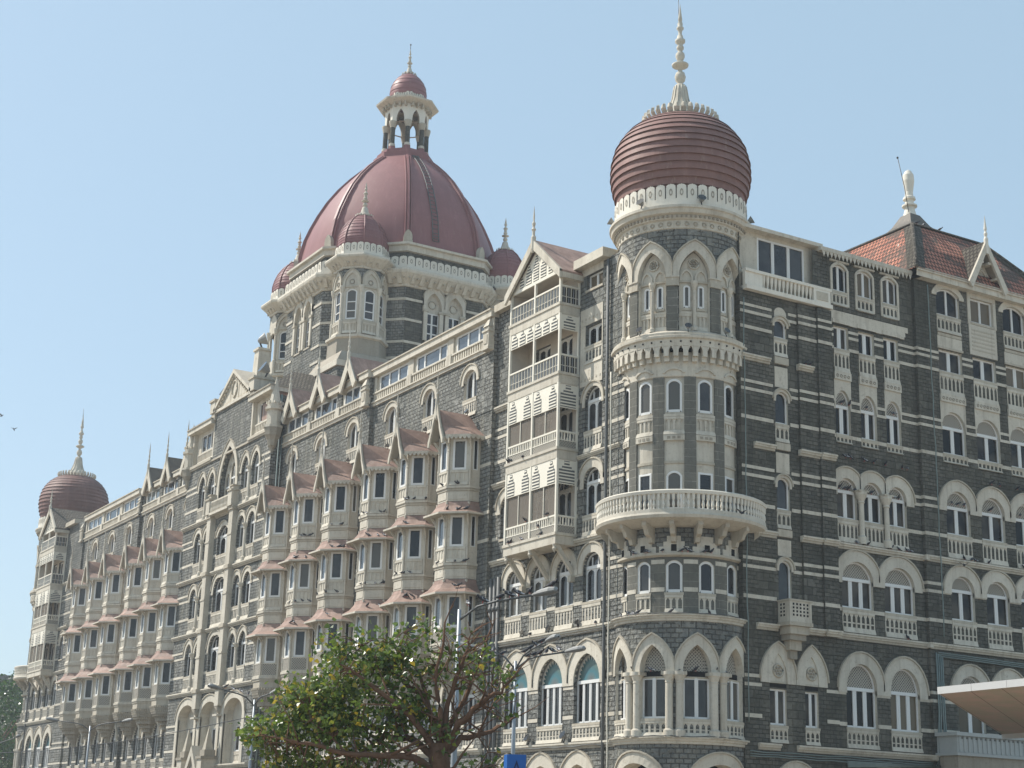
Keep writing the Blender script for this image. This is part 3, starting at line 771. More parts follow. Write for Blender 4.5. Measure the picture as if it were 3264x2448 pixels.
    for u, w in ORI[1:5]:
        Bk = MB(); n_ = Vector((u*.55, -w, 0)).normalized(); t_ = Vector((-n_.y, n_.x, 0))*.05; o_ = Vector((u, -w, 0))
        pts = [o_+Vector((0, 0, zb-.75)), o_+n_*.12+Vector((0, 0, zb-.5)), o_+n_*.45+Vector((0, 0, zb-.06)), o_+n_*.3+Vector((0, 0, zb-.06)), o_+Vector((0, 0, zb-.45))]
        vs = [tuple(p-t_) for p in pts]+[tuple(p+t_) for p in pts]
        Bk.add(vs, [(0, 1, 2, 3, 4), (9, 8, 7, 6, 5)]+[(i, (i+1) % 5, 5+(i+1) % 5, 5+i) for i in range(5)], 'cream'); Bk.build('eave_bracket', root)
    if tier == 2:
        Gb = MB(); ya = -2.42
        for s in (1, -1):
            pts = [(0, 28.55), (.16*s, 28.2), (.42*s, 27.3), (.62*s, 26.7), (.98*s, 25.95), (.98*s, 25.62), (.84*s, 25.6), (.74*s, 25.9), (.46*s, 26.6), (.38*s, 27.0), (.16*s, 27.45), (0, 27.7)]
            vs = [(u, ya, z) for u, z in pts]+[(u, ya+.12, z) for u, z in pts]; n = len(pts)
            for i in range(n//2): Gb.add([vs[i], vs[i+1], vs[n-2-i], vs[n-1-i], vs[n+i], vs[n+i+1], vs[2*n-2-i], vs[2*n-1-i]], [(0, 1, 2, 3), (7, 6, 5, 4), (0, 4, 5, 1), (3, 2, 6, 7)], 'cream') if i < n//2-1 else Gb.add([vs[i], vs[i+1], vs[n+i], vs[n+i+1]], [(0, 1, 3, 2)], 'cream')
            # soffit of the gable
            Gb.face([(0, ya+.1, 27.75), (.9*s, ya+.1, 26.0), (.9*s, -1.72, 26.0), (0, -1.72, 27.75)], 'cream2')
        Gb.add([(-.6, -1.72, 25.9), (.6, -1.72, 25.9), (0, -1.72, 27.7)], [(0, 1, 2)], 'cream2')
        Gb.lathe(0, ya+.05, [(.0, 27.2), (.09, 27.35), (.07, 27.7), (.11, 28.1), (.11, 28.6), (.07, 28.75), (.10, 28.95), (.05, 29.1), (.09, 29.3), (.04, 29.45), (.07, 29.65), (.0, 30.5)], 'cream', 8)
        Gb.build('gable_hood', root)
    if tier == 0:   # stepped corbel
        Cb = MB(); lev = [(1.06, ZC-.8, ZC-1.15), (1.0, ZC-1.15, ZC-1.5), (.9, ZC-1.5, ZC-1.72), (.78, ZC-1.72, ZC-2.1), (.6, ZC-2.1, ZC-2.45), (.44, ZC-2.45, ZC-2.8), (.26, ZC-2.8, ZC-3.3)]
        for k, za, zb2 in lev:
            vs = [(u*k, -w*k, za) for u, w in ORI]+[(u*k*.97, -w*k*.97, zb2) for u, w in ORI]
            Cb.add(vs, [(i, i+1, 7+i, 6+i) for i in range(5)]+[tuple(range(6)), tuple(range(11, 5, -1))], 'grime')
            for i in range(1, 4):
                p, q = Vector(vs[i]), Vector(vs[i+1]); n = int((p-q).length/.2)
                for j in range(n):
                    r_ = p.lerp(q, (j+.5)/max(1, n)); Cb.wbox(r_.x-.04, r_.x+.04, r_.y-.05, r_.y+.02, za-.16, za-.02, 'cream2')
        Cb.build('corbel', root)
    return root
PROTO = [bay_window(t) for t in range(3)]
used = set()
def place_bays(xs, y):
    for x in xs:
        for t in range(3):
            if t not in used: used.add(t); PROTO[t].location = (x, y, 0)
            else: dup(PROTO[t], H, (x, y, 0))

def attic(fr, u0, u1, gables, skip=()):
    """attic storey: balustrade, strip windows, cream roof slab and optional gables"""
    w = MB()
    nb = max(1, round((u1-u0)/5.55)); st = (u1-u0)/nb; ops = []
    for i in range(nb):
        a = u0+i*st+.75; b = a+st-1.35; ops.append((a, b, 32.66, 33.74, 0, 'rect'))
    back = Flat(*fr.P(0, -.06, 0)[:2], fr.dx, fr.dy)
    wall(w, back, u0, u1, ZP, 33.85, ops, 'cream', .15)
    for i in range(nb+1):
        u = u0+i*st; w.box(back, max(u0, u-.4), min(u1, u+.4), 0, .12, ZP+.5, 33.8, 'stone' if gables else 'cream')
    w.build('attic_wall', H)
    for k, (a, b, zb, zs, r, kd) in enumerate(ops):
        f = MB(); g_ = MB(); t = .1
        band(f, back, [(a+t, zb+t), (a+t, zs-t), (b-t, zs-t), (b-t, zb+t)], [(a, zb), (a, zs), (b, zs), (b, zb)], -.1, .02, 'frame'); f.box(back, a, b, -.1, .03, zb, zb+t, 'frame')
        cuts = (.26, .76) if k % 2 else (.34, .67)
        for q in cuts: u = a+(b-a)*q; f.box(back, u-.09, u+.09, -.1, .018, zb, zs, 'frame')
        ro = f.build('attic_window', H); g_.box(back, a, b, -.1, -.04, zb, zs, 'glassb'); g_.build('pane', ro)
    # balustrade
    b_ = MB(); b_.box(fr, u0, u1, -.55, .22, ZP, ZP+.1, 'cream'); b_.box(fr, u0, u1, -.1, .12, ZP-.22, ZP-.002, 'cream')
    b_.box(fr, u0, u1, -.05, .16, ZP+.66, ZP+.77, 'cream'); b_.box(fr, u0, u1, -.05, -.02, ZP+.1, ZP+.66, 'cream2')
    n = int((u1-u0)/.3)
    for i in range(n):
        u = u0+(i+.5)*(u1-u0)/n; b_.box(fr, u-.07, u+.07, -.02, .1, ZP+.1, ZP+.66, 'cream')
    for i in range(nb+1):
        u = u0+i*st
        if 0 < i < nb: b_.box(fr, u-.32, u+.32, -.04, .2, ZP+.101, ZP+.8, 'cream')
    b_.build('balustrade', H)
    r = MB(); r.box(fr, u0, u1, -3.5, .28, 33.83, 34.25, 'cream'); r.box(fr, u0, u1, -3.5, .36, 34.255, 34.36, 'cream2')
    r.build('roof_edge', H)
    for c in gables:
        G = MB(); ya = .62; ap = 36.0; hw = 1.45; e = 33.75
        for s in (-1, 1):
            p = [(c, ap+.1), (c+s*hw*1.02, e+.05), (c+s*hw*.74, e-.38), (c, ap-1.0)]
            A = [fr.P(u, ya, z) for u, z in p]; B_ = [fr.P(u, ya-.14, z) for u, z in p]
            G.add(A+B_, [(0, 1, 2, 3), (7, 6, 5, 4), (0, 4, 5, 1), (1, 5, 6, 2), (2, 6, 7, 3)], 'cream')
            q = [fr.P(c, ya-.14, ap), fr.P(c+s*hw, ya-.14, e), fr.P(c+s*hw, -.5, e), fr.P(c, -.5, ap)]; G.face([(x, y, z-.3) for x, y, z in q], 'cream2')
        G.face([fr.P(c-hw*.8, -.36, 33.85), fr.P(c+hw*.8, -.36, 33.85), fr.P(c, -.36, ap-.6)], 'cream')
        root = G.build('dormer_gable', H)
        rf = MB()
        for s in (-1, 1):
            q = [fr.P(c, ya-.1, ap+.08), fr.P(c+s*hw, ya-.1, e+.25), fr.P(c+s*hw, -4.2, e+.25), fr.P(c, -4.2, ap+.08)]
            rf.face(q, 'pink' if fr in (f1, f2) else 'slate')
        rf.build('roof', root)
        fn = MB(); q = fr.P(c, ya-.05, 0); fn.lathe(q[0], q[1], [(.08, ap-.9), (.13, ap-.6), (.13, ap+.35), (.07, ap+.5), (.11, ap+.75), (.05, ap+.95), (.09, ap+1.15), (.04, ap+1.4), (.07, ap+1.6), (0, ap+2.6)], 'cream', 8); fn.build('finial', root)

def pin(fr, u, z, s=1.0):
    p = MB(); p.box(fr, u-.42*s, u+.42*s, -.4, .45, z-.25, z-.1, 'cream'); p.box(fr, u-.34*s, u+.34*s, -.3, .38, z-.099, z+.95*s, 'cream'); p.box(fr, u-.2*s, u+.2*s, .38, .42, z+.15, z+.75*s, 'cream2')
    p.box(fr, u-.42*s, u+.42*s, -.36, .45, z+.951*s, z+1.08*s, 'cream')
    p.box(fr, u-.31*s, u+.31*s, -.25, .34, z+1.081*s, z+1.3*s, 'cream')
    q = fr.P(u, .05, 0); b = [fr.P(u+a*.36*s, .05+c*.36, z+1.3*s) for a, c in ((-1, 1), (1, 1), (1, -1), (-1, -1))]
    t = fr.P(u, .05, z+2.15*s)
    for i in range(4): p.face([b[i], b[(i+1) % 4], t], 'cream')
    p.build('pinnacle', H)

def wing(segs, oriels, gable_sets, left):
    """segs: (frame, x0, x1)"""
    for k, (fr, x0, x1) in enumerate(segs):
        w = MB(); bd = w; lg = MB()
        xs = [x for x in oriels if x0 < x < x1]
        o1 = []
        for x in xs:
            for c in (x-1.42, x+1.42): o1.append((c-.66, c+.66, 8.0, 10.15, 1.1, 'pt'))
        g0 = [(c-1.0, c+1.0, .1, 4.2, 1.2, 'pt') for x in xs for c in (x-1.4, x+1.4)]
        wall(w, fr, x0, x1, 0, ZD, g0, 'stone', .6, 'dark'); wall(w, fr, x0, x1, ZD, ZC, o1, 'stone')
        for op in o1:
            m0 = (op[0]+op[1])/2
            window('lancet_window', H, fr, *op[:6], n=2, trim=.42, apron=ZD+.05, zf=9.9, lo=m0-1.2, hi=m0+.0+1.2, tymp='cream', mw=.16)
        wall(w, fr, x0, x1, ZC, ZT, [], 'stone')
        o3 = [(x-.85, x+.85, 29.05, 30.25, .72, 'rd') for x in xs]
        wall(w, fr, x0, x1, ZT, 31.9, o3, 'stone', .35, 'cream')
        for op in o3: window('round_headed_window', H, fr, *op[:6], n=2, trim=.30, apron=ZT+.05, zf=30.1, transom=99, mw=.2)
        # returns at both ends of the step
        for z in (ZD, ZC): ledge(None, fr, x0, x1, z)
        lg.box(fr, x0, x1, -.1, .05, ZT-.12, ZT, 'stone')
        lg.build('string_course', H)
        bands(bd, fr, x0, x1, ZD, [(a-.02, b+.02, zb-1, zs+1.6) for a, b, zb, zs, r, kd in o1])
        for z in (ZC, ZB, ZA): bands(bd, fr, x0, x1, z, zz=((1.25, .2), (3.0, .2)))
        w.build('facade_wall', H)
        attic(fr, x0+.02, x1-.02, gable_sets[k])
        if xs: place_bays(xs, fr.y)
wing([(f1, -31.95, -14.85), (f2, -47.8, -31.96)], (-17.75, -23.35, -28.95, -34.6, -40.15, -45.6), ((), (-34.9, -40.3, -45.7)), False)
wing([(f3, -82.6, -67.2), (f4, -101.0, -82.61)], (-69.0, -74.2, -79.6, -85.4, -91.0, -96.7), ((-69.5, -75.0, -80.4), ()), True)
def ret(name, x, ya, yb, z0, z1, m='stone', bz=True):   # short wall facing +x between two planes
    f = Flat(x, ya, 0, 1); r_ = MB(); wall(r_, f, 0, yb-ya, z0, z1, [], m)
    if bz:
        b_ = r_
        for z in (ZD, ZC, ZB, ZA):
            for dz in (1.25, 2.85, 3.35): b_.box(f, 0, yb-ya, -.05, .025, z+dz, z+dz+.18, 'cream')
    r_.build('return_wall', H)
ret('', -14.852, Y1, YB, 0, 33.8, bz=False); ret('', -31.955, Y2, Y1, 0, 33.8, bz=False); ret('', -47.79, YP, Y2, 0, 36)
ret('', -82.605, Y4, Y3, 0, 33.8, bz=False); ret('', -101.0, YE, Y4, 0, 34); 
for fr, u in ((f1, -15.3), (f2, -32.4), (f3, -83.05), (f4, -101.5)): pin(fr, u, ZP+.05)

# ============ central pavilion
PX0, PX1, PC = -67.2, -47.8, -56.95
w = MB(); bd = w; lg = MB()
sp = 5.3
g0 = [(PC+i*sp-1.6, PC+i*sp+1.6, .1, 4.2, 1.9, 'pt') for i in (-1, 0, 1)]
wall(w, fP, PX0, PX1, 0, ZD-.3, g0, 'stone', .7, 'cream')
o1 = [(PC+i*sp-1.98, PC+i*sp+1.98, ZD-.1, 10.9, 1.15, 'rd') for i in (-1, 0, 1)]
wall(w, fP, PX0, PX1, ZD-.3, ZC, o1, 'stone', .75, 'cream')
for op in o1:
    c = (op[0]+op[1])/2; t = MB(); archband(t, fP, op[0], op[1], ZD-.1, op[3], op[4], 'rd', .5, -.1, .08, 'cream', c-sp/2, c+sp/2); t.build('great_arch', H)
    t = MB(); bk = Flat(0, YP+.75, 1, 0); wall(t, bk, op[0]-.1, op[1]+.1, ZD-.1, 12.4, [(c-1.25, c+1.45, 8.0, 10.0, 0, 'rect')], 'cream', .2); t.build('arch_infill', H)
    window('casement_window', H, bk, c-1.25, c+1.45, 8.0, 10.0, n=3, d=.15, apron=ZD+.05, xrow=True)
pairs = [(-1, PC-5.0), (1, PC+5.0)]
for zf, zn, zb, zs, ri, kd in ((ZC, ZB, 14.5, 16.3, .95, 'pt'), (ZB, ZA, 19.4, 21.1, .85, 'rd'), (ZA, ZT, 24.2, 26.0, .85, 'rd'), (ZT, 33.1, 29.1, 30.75, 1.15, 'pt')):
    ops = []
    for s, c in pairs:
        for k in (-1.13, 1.13): ops.append((c+k-.78, c+k+.78, zb, zs, ri, kd))
    if zf < ZA-.1: ops.append((PC-1.35, PC+1.35, zb, zs+.1, 1.0, 'pt'))
    elif zf < ZT-.1: ops.append((PC-1.35, PC+1.35, zb, zs-.2, .8, 'seg'))
    else: ops.append((PC-1.85, PC+1.85, ZT+.1, 30.4, 3.1, 'pt'))
    wall(w, fP, PX0, PX1, zf, zn, ops, 'stone', .55)
    for op in ops:
        c = (op[0]+op[1])/2; side = abs(c-PC) > 2
        if zf > 27 and not side: continue
        window('arched_window', H, fP, *op[:6], n=2, d=.34, trim=.33, apron=zf+.05, zf=zs-.2, lo=c-1.13 if side else c-1.9, hi=c+1.13 if side else c+1.9, leafarch=not side, mw=.2)
    for s, c in pairs:    # column between each pair
        t = MB(); q = fP.P(c, .02, 0)
        t.lathe(q[0], q[1], [(.24, zf+.02), (.24, zf+.35), (.16, zf+.45), (.15, zs-.45), (.2, zs-.4), (.19, zs-.3), (.33, zs-.06), (.33, zs+.05)], 'cream', 10); t.build('column', H)
    bands(bd, fP, PX0+.01, PX1-.001, zf, [(a-.03, b+.03, z1_-1.2, z2_+rr+.6) for a, b, z1_, z2_, rr, _ in ops])
bands(bd, fP, PX0+.01, PX1-.001, ZD, [(a-.5, b+.5, 0, 40) for a, b, *_ in o1])
# great tracery window
t = MB(); archband(t, fP, PC-1.85, PC+1.85, ZT+.1, 30.4, 3.1, 'pt', .5, -.1, .1, 'cream'); ro = t.build('tracery_window', H)
tr = MB(); bk = Flat(0, YP+.42, 1, 0)
lan = [(PC-1.62, PC-.72, ZT+.7, 30.6, .75, 'pt'), (PC-.5, PC+.5, ZT+.7, 31.3, .85, 'pt'), (PC+.72, PC+1.62, ZT+.7, 30.6, .75, 'pt')]
wall(tr, bk, PC-1.84, PC+1.84, ZT+.1, 33.4, lan, 'cream', .16)
for uu, zz, rr in ((0, 32.75, .36), (-.78, 31.85, .22), (.78, 31.85, .22)):
    for k in range(4):
        a = k*pi/2; p = bk.P(PC+uu+cos(a)*rr*.55, .012, zz+sin(a)*rr*.55); m_ = 10
        tr.face([(p[0]+rr*.5*cos(2*pi*j/m_), p[1]-.002*k, p[2]+rr*.5*sin(2*pi*j/m_)) for j in range(m_)], 'grime')
    p = bk.P(PC+uu, 0, zz); tr.tube([(p[0]+rr*1.15*cos(j*pi/8), p[1], p[2]+rr*1.15*sin(j*pi/8)) for j in range(17)], .06, 'cream', 5)
tr.build('tracery', ro)
gl = MB(); gl.box(bk, PC-1.8, PC+1.8, -.2, -.12, ZT+.5, 32.2, 'glass')
for a, b, z0_, zs_, *_ in lan: gl.box(bk, (a+b)/2-.03, (a+b)/2+.03, -.12, -.06, z0_, zs_+.5, 'frame'); gl.box(bk, a, b, -.12, -.05, zs_-.55, zs_-.4, 'frame')
gl.build('pane', ro)
# pilasters either side of the middle bay and balcony
pl = MB()
for u in (PC-2.55, PC+2.55):
    pl.box(fP, u-.42, u+.42, -.1, .48, ZC-1.6, ZT-.05, 'cream')
    for z in (ZC, ZB, ZA, ZT): pl.box(fP, u-.5, u+.5, -.1, .58, z-.3, z, 'cream2'); pl.box(fP, u-.46, u+.46, -.1, .53, z-2.4, z-2.25, 'cream')
    pl.box(fP, u-.4, u+.4, -.1, .7, ZT+.02, ZT+1.25, 'cream'); pl.box(fP, u-.48, u+.48, -.15, .78, ZT+1.251, ZT+1.4, 'cream2'); pl.box(fP, u-.28, u+.28, 0, .55, ZT+1.401, ZT+1.7, 'cream'); pl.box(fP, u-.36, u+.36, -.06, .62, ZT+1.701, ZT+1.8, 'cream2')
    pl.tube([fP.P(u, .2, ZC-1.6), fP.P(u, .05, ZC-2.4)], [.42, .05], 'grime', 8)
pl.build('pilaster', H)
bl = MB(); bl.box(fP, PC-2.1, PC+2.1, 0, .7, ZT-.12, ZT+.1, 'cream'); bl.box(fP, PC-2.14, PC+2.14, .46, .62, ZT+.95, ZT+1.08, 'cream'); n = 15
for i in range(n): u = PC-2.0+4.0*i/(n-1); q = fP.P(u, .54, 0); bl.lathe(q[0], q[1], [(.06, ZT+.1), (.09, ZT+.35), (.05, ZT+.6), (.09, ZT+.95)], 'cream', 6)
bl.box(fP, PC-2.1, PC+2.1, .44, .5, ZT+.1, ZT+.95, 'cream2'); bl.build('balcony', H)
# upper stage: side attic pavilions and the gable wall
gw = MB(); wall(gw, fP, PC-4.25, PC+4.25, 33.1, 37.2, [(PC-1.85, PC+1.85, 33.05, 33.06, .6, 'pt')] if False else [], 'stone')
gw.box(fP, PC-1.5, PC+1.5, .0, .001, 33.1, 33.11, 'stone')
wall(gw, Flat(PC+4.25, YP, 0, 1), 0, 4, 33.1, 37.2, [], 'stone')
# pediment
pts = [(PC-4.05, 37.3), (PC+4.05, 37.3), (PC, 40.0)]
gw.build('gable_wall', H)
pd = MB()
pd.hexa([fP.P(u, ww, z) for z in (37.2, 37.45) for u, ww in ((PC-4.3, .18), (PC+4.3, .18), (PC+4.3, -3), (PC-4.3, -3))], 'cream')
A = [fP.P(u, .02, z) for u, z in ((PC-3.9, 37.45), (PC+3.9, 37.45), (PC, 40.05))]; pd.face(A, 'cream')
for s in (-1, 1):
    for k, (w1, dz, th) in enumerate(((.3, 0, .3), (.14, -.34, .16))):
        p = [(PC, 40.3+dz), (PC+s*4.3, 37.55+dz*.6), (PC+s*4.3, 37.55+dz*.6-th), (PC, 40.3+dz-th*1.2)]
        F_ = [fP.P(u, w1, z) for u, z in p]; B_ = [fP.P(u, -3.2 if k == 0 else 0, z) for u, z in p]
        pd.add(F_+B_, [(0, 1, 2, 3), (0, 4, 5, 1), (2, 6, 7, 3)], 'cream')
    for i in range(9):
        f_ = (i+.8)/10; u = PC+s*4.1*f_; z = 40.02-2.68*f_; pd.box(fP, u-.07, u+.07, .02, .2, z-.36, z-.2, 'cream2')
    p = [(PC+s*2.9, 37.65), (PC+s*.9, 37.65), (PC+s*1.0, 38.8)]; c_ = (sum(x for x, _ in p)/3, sum(z for _, z in p)/3)
    o_ = [fP.P(c_[0]+(x-c_[0])*1.15, .06, c_[1]+(z-c_[1])*1.15) for x, z in p]; i_ = [fP.P(x, .06, z) for x, z in p]
    for i in range(3): pd.face([o_[i], o_[(i+1) % 3], i_[(i+1) % 3], i_[i]], 'cream2')
q = fP.P(PC, .06, 38.55); pd.tube([(q[0]+.55*cos(j*pi/10), q[1], q[2]+.72*sin(j*pi/10)) for j in range(21)], .08, 'cream2', 6)
pd.build('pediment', H)
for s in (-1, 1):
    p_ = MB(); u = PC+s*4.5; p_.box(fP, u-.55, u+.55, -2.2, .3, 37.3, 38.3, 'cream'); p_.box(fP, u-.65, u+.65, -2.3, .4, 38.301, 38.5, 'cream2'); p_.box(fP, u-.45, u+.45, -.1, .2, 36.6, 37.19, 'cream2'); p_.build('parapet_pier', H)
ch = MB(); 
for z0_, z1_, a_, b_ in ((38.9, 42.3, .62, .5), (42.3, 42.5, .62, .62)):
    P = [(-.0+PC+x*a_, YP+2.2+y*a_, z0_) for x, y in ((-1, -1), (1, -1), (1, 1), (-1, 1))]+[(PC+x*b_, YP+2.2+y*b_, z1_) for x, y in ((-1, -1), (1, -1), (1, 1), (-1, 1))]; ch.hexa(P, 'cream')
ch.build('chimney', H)
for s, (a, b) in ((-1, (PX0+.6, PC-4.25)), (1, (PC+4.25, PX1-.6))):
    at = MB(); bk = Flat(0, YP+.35, 1, 0); c0, c1 = a+1.35, b-.75
    if s > 0: c0, c1 = a+.9, b-1.1
    wall(at, bk, a, b, 33.1, 36.5, [(c0, c1, 34.45, 36.05, 0, 'rect')], 'cream', .2)
    at.box(bk, a, a+.3, 0, .34, 33.3, 36.4, 'cream'); at.box(bk, b-.3, b, 0, .34, 33.3, 36.4, 'cream')
    slots(at, bk, c0-.2, c1+.2, 33.35, 34.3, .2); at.box(fP, a, b, -.5, .2, 33.05, 33.3, 'cream2'); at.build('attic_wall', H)
    window('casement_window', H, bk, c0, c1, 34.45, 36.05, n=3, d=.15)
    r_ = MB(); r_.box(fP, a-.55 if s < 0 else a+.01, b if s < 0 else b+.55, -6, .4, 36.35, 36.72, 'cream'); r_.box(fP, a-.6 if s < 0 else a+.01, b if s < 0 else b+.6, -6, .48, 36.721, 36.85, 'grime'); r_.build('roof_edge', H)
for u in (PX0+.1, PX1-.1):   # corner turrets on corbels
    t = MB(); q = fP.P(u, -.1, 0)
    t.lathe(q[0], q[1], [(.08, 31.0), (.22, 31.5), (.36, 31.7), (.46, 32.2), (.68, 32.55), (.74, 33.0), (.78, 33.15)], 'grime', 8, smooth=False)
    t.lathe(q[0], q[1], [(.8, 33.15), (.8, 33.35), (.6, 33.4), (.6, 34.6), (.8, 34.65), (.8, 34.85), (.64, 34.86), (.64, 35.15), (.52, 35.15), (0, 37.6)], 'cream', 8, smooth=False)
    for k in range(8):
        a = k*pi/4+pi/8; t.wbox(q[0]+.6*cos(a)-.08, q[0]+.6*cos(a)+.08, q[1]+.6*sin(a)-.08, q[1]+.6*sin(a)+.08, 35.15, 35.36, 'cream')
    t.build('corner_turret', H)
w.build('facade_wall', H)
for z in (ZC, ZB, ZA, ZT): ledge(None, fP, PX0, PX1, z, .26)
lg.box(fP, PX0, PX1, -.1, .12, 32.9, 33.05, 'cream2'); ledge(None, fP, PX0, PX1, ZD, .3); lg.build('string_course', H)
pp = MB(); pp.tube([(PX1+.14, YP+.55, 0), (PX1+.14, YP+.55, 36)], .08, 'pipeg'); pp.tube([(PX1+.14, YP+.8, 5), (PX1+.14, YP+.8, 33)], .05, 'pipeg'); pp.build('drainpipe', H)
# entrance gable and pinnacles at its foot
eg = MB()
for s in (-1, 1):
    p = [(PC, 8.5), (PC+s*1.7, 6.0), (PC+s*1.7, 5.3), (PC, 7.7)]; A = [fP.P(u, 1.3, z) for u, z in p]; B_ = [fP.P(u, 0, z) for u, z in p]
    eg.add(A+B_, [(0, 1, 2, 3), (0, 4, 5, 1), (2, 6, 7, 3)], 'cream'); 
    u = PC+s*2.3; eg.box(fP, u-.5, u+.5, 0, 1.4, 0, 7.4, 'cream'); eg.box(fP, u-.62, u+.62, 0, 1.5, 7.401, 7.6, 'grime')
    b = [fP.P(u+x, .75+y, 7.6) for x, y in ((-.42, .42), (.42, .42), (.42, -.42), (-.42, -.42))]; t_ = fP.P(u, .75, 10.1)
    for i in range(4): eg.face([b[i], b[(i+1) % 4], t_], 'cream2')
    eg.box(fP, u-.52, u+.52, .3, 1.2, 7.62, 8.1, 'grime')
eg.face([fP.P(PC-1.6, 1.1, 5.4), fP.P(PC+1.6, 1.1, 5.4), fP.P(PC, 1.1, 7.8)], 'grime'); eg.build('entrance_gable', H)
# tiled hip roof behind the attic on the right
hr = MB()
e = [(PX1-.3, YP-.2, 36.9), (PX1-.3, 8, 36.9), (PC+3.2, 8, 36.9), (PC+3.2, YP-.2, 36.9)]; rdg = [(PX1-3.3, -2, 39.2), (PX1-3.3, 6, 39.2)]
hr.face([e[0], e[1], rdg[1], rdg[0]], 'tiledk'); hr.face([e[3], e[0], rdg[0]], 'tiledk'); hr.face([e[1], e[2], rdg[1]], 'tiledk'); hr.face([e[2], e[3], rdg[0], rdg[1]], 'tiledk')
hr.wbox(PX1-3.5, PX1-.35, -4.4, 8, 33.7, 36.89, 'pink'); hr.build('hip_roof', H)

# ============ round corner towers
def parapet_band(mb, cx, cy, r, z0, z1, n, m='white', rf=None, off=0):
    mb.lathe(cx, cy, [(r+.1, z0-.08), (r+.1, z0), (r, z0+.001), (r, z0+(z1-z0)*.82)], m, n*2 if not rf else 64, rf=rf, smooth=False if rf else True, off=off)
    h = z1-z0
    for k in range(n):
        a = 2*pi*k/n+off; st = 2*pi/n; k1 = rf(a) if rf else 1
        def P(t, dz, dr=0.0):
            aa = a+st*t; q = (rf(aa) if rf else 1)
            return (cx+(r+dr)*q*cos(aa), cy+(r+dr)*q*sin(aa), z0+h*dz)
        mb.face([P(-.43, .8), P(-.22, .8), P(0, .8), P(.22, .8), P(.43, .8), P(.43, .9), P(.22, .97), P(.1, .965), P(0, 1.0), P(-.1, .965), P(-.22, .97), P(-.43, .9)], m)
        mb.face([P(.45, .3, .012), P(.5, .24, .012), P(.55, .3, .012), P(.55, .99, .012), P(.45, .99, .012)] if False else [P(.46, .32, .02), P(.54, .32, .02), P(.54, .83, .02), P(.46, .83, .02)], 'dark')
        w_ = .17; ring = [P(w_*cos(j*pi/4), .6+.17*sin(j*pi/4), .02) for j in range(8)]; rin = [P(w_*.55*cos(j*pi/4), .6+.17*.55*sin(j*pi/4), .02) for j in range(8)]
        for j in range(8): mb.face([ring[j], ring[(j+1) % 8], rin[(j+1) % 8], rin[j]], 'grime')
def petals(mb, cx, cy, r, z, n, s, m='cream'):
    mb.lathe(cx, cy, [(r-.5*s, z+.05), (r+.1*s, z-.1*s), (r, z-.4*s), (r-.4*s, z-.45*s)], 'cream2', n)
    for k in range(n):
        a = 2*pi*k/n; c, d = cos(a), sin(a); q = []
        for j, (rr, zz, hw) in enumerate(((r-.3*s, z-.1*s, .1), (r+.02*s, z-.12*s, .42), (r+.2*s, z+.12*s, .46), (r+.18*s, z+.36*s, .34), (r+.08*s, z+.5*s, .05))):
            t = hw*2*pi*r/n; q.append([(cx+rr*c+d*t, cy+rr*d-c*t, zz), (cx+(rr+.12*s*(hw > .2))*c, cy+(rr+.12*s*(hw > .2))*d, zz), (cx+rr*c-d*t, cy+rr*d+c*t, zz)])
        for A, B_ in zip(q, q[1:]):
            for i in range(2): mb.face([A[i], A[i+1], B_[i+1], B_[i]], m, False)
def finial(mb, cx, cy, z, s, rod=True, fat=1.0):
    """bell, bulbs, disc and spike; s scales a 7.5 m original"""
    prof = [(.92, 0), (.7, .45), (.5, 1.0), (.42, 1.5), (.36, 1.85), (.3, 1.95), (.16, 2.02), (.16, 2.1), (.28, 2.25), (.33, 2.5), (.26, 2.75), (.14, 2.85), (.12, 2.95), (.2, 3.05), (.48, 3.2), (.5, 3.3), (.3, 3.42), (.12, 3.48), (.17, 3.55), (.27, 3.8), (.26, 4.0), (.15, 4.15), (.12, 4.22), (.2, 4.3), (.22, 4.45), (.15, 4.58), (.17, 4.66), (.3, 4.78), (.3, 4.92), (.2, 5.0), (.17, 5.2), (.1, 5.3), (.12, 5.55), (.21, 5.65), (.21, 5.75), (.14, 5.82), (.16, 6.0), (.09, 6.18), (.13, 6.22), (.1, 6.5), (0, 7.35)]
    mb.lathe(cx, cy, [(r*s*fat, z+h*s) for r, h in prof], 'cream', 20 if s > .6 else 12, split=False, rf=(lambda a: 1+.045*cos(a*20)) if False else None)
    for k in range(14):   # flutes on the bell
        a = 2*pi*k/14; mb.tube([(cx+.93*s*cos(a), cy+.93*s*sin(a), z), (cx+.71*s*cos(a), cy+.71*s*sin(a), z+.45*s), (cx+.51*s*cos(a), cy+.51*s*sin(a), z+1.0*s), (cx+.43*s*cos(a), cy+.43*s*sin(a), z+1.5*s), (cx+.37*s*cos(a), cy+.37*s*sin(a), z+1.84*s)], .035*s, 'cream', 4)
    if rod: mb.tube([(cx-.12*s, cy, z+5.6*s), (cx-.16*s, cy, z+8.0*s)], .022, 'black', 4)

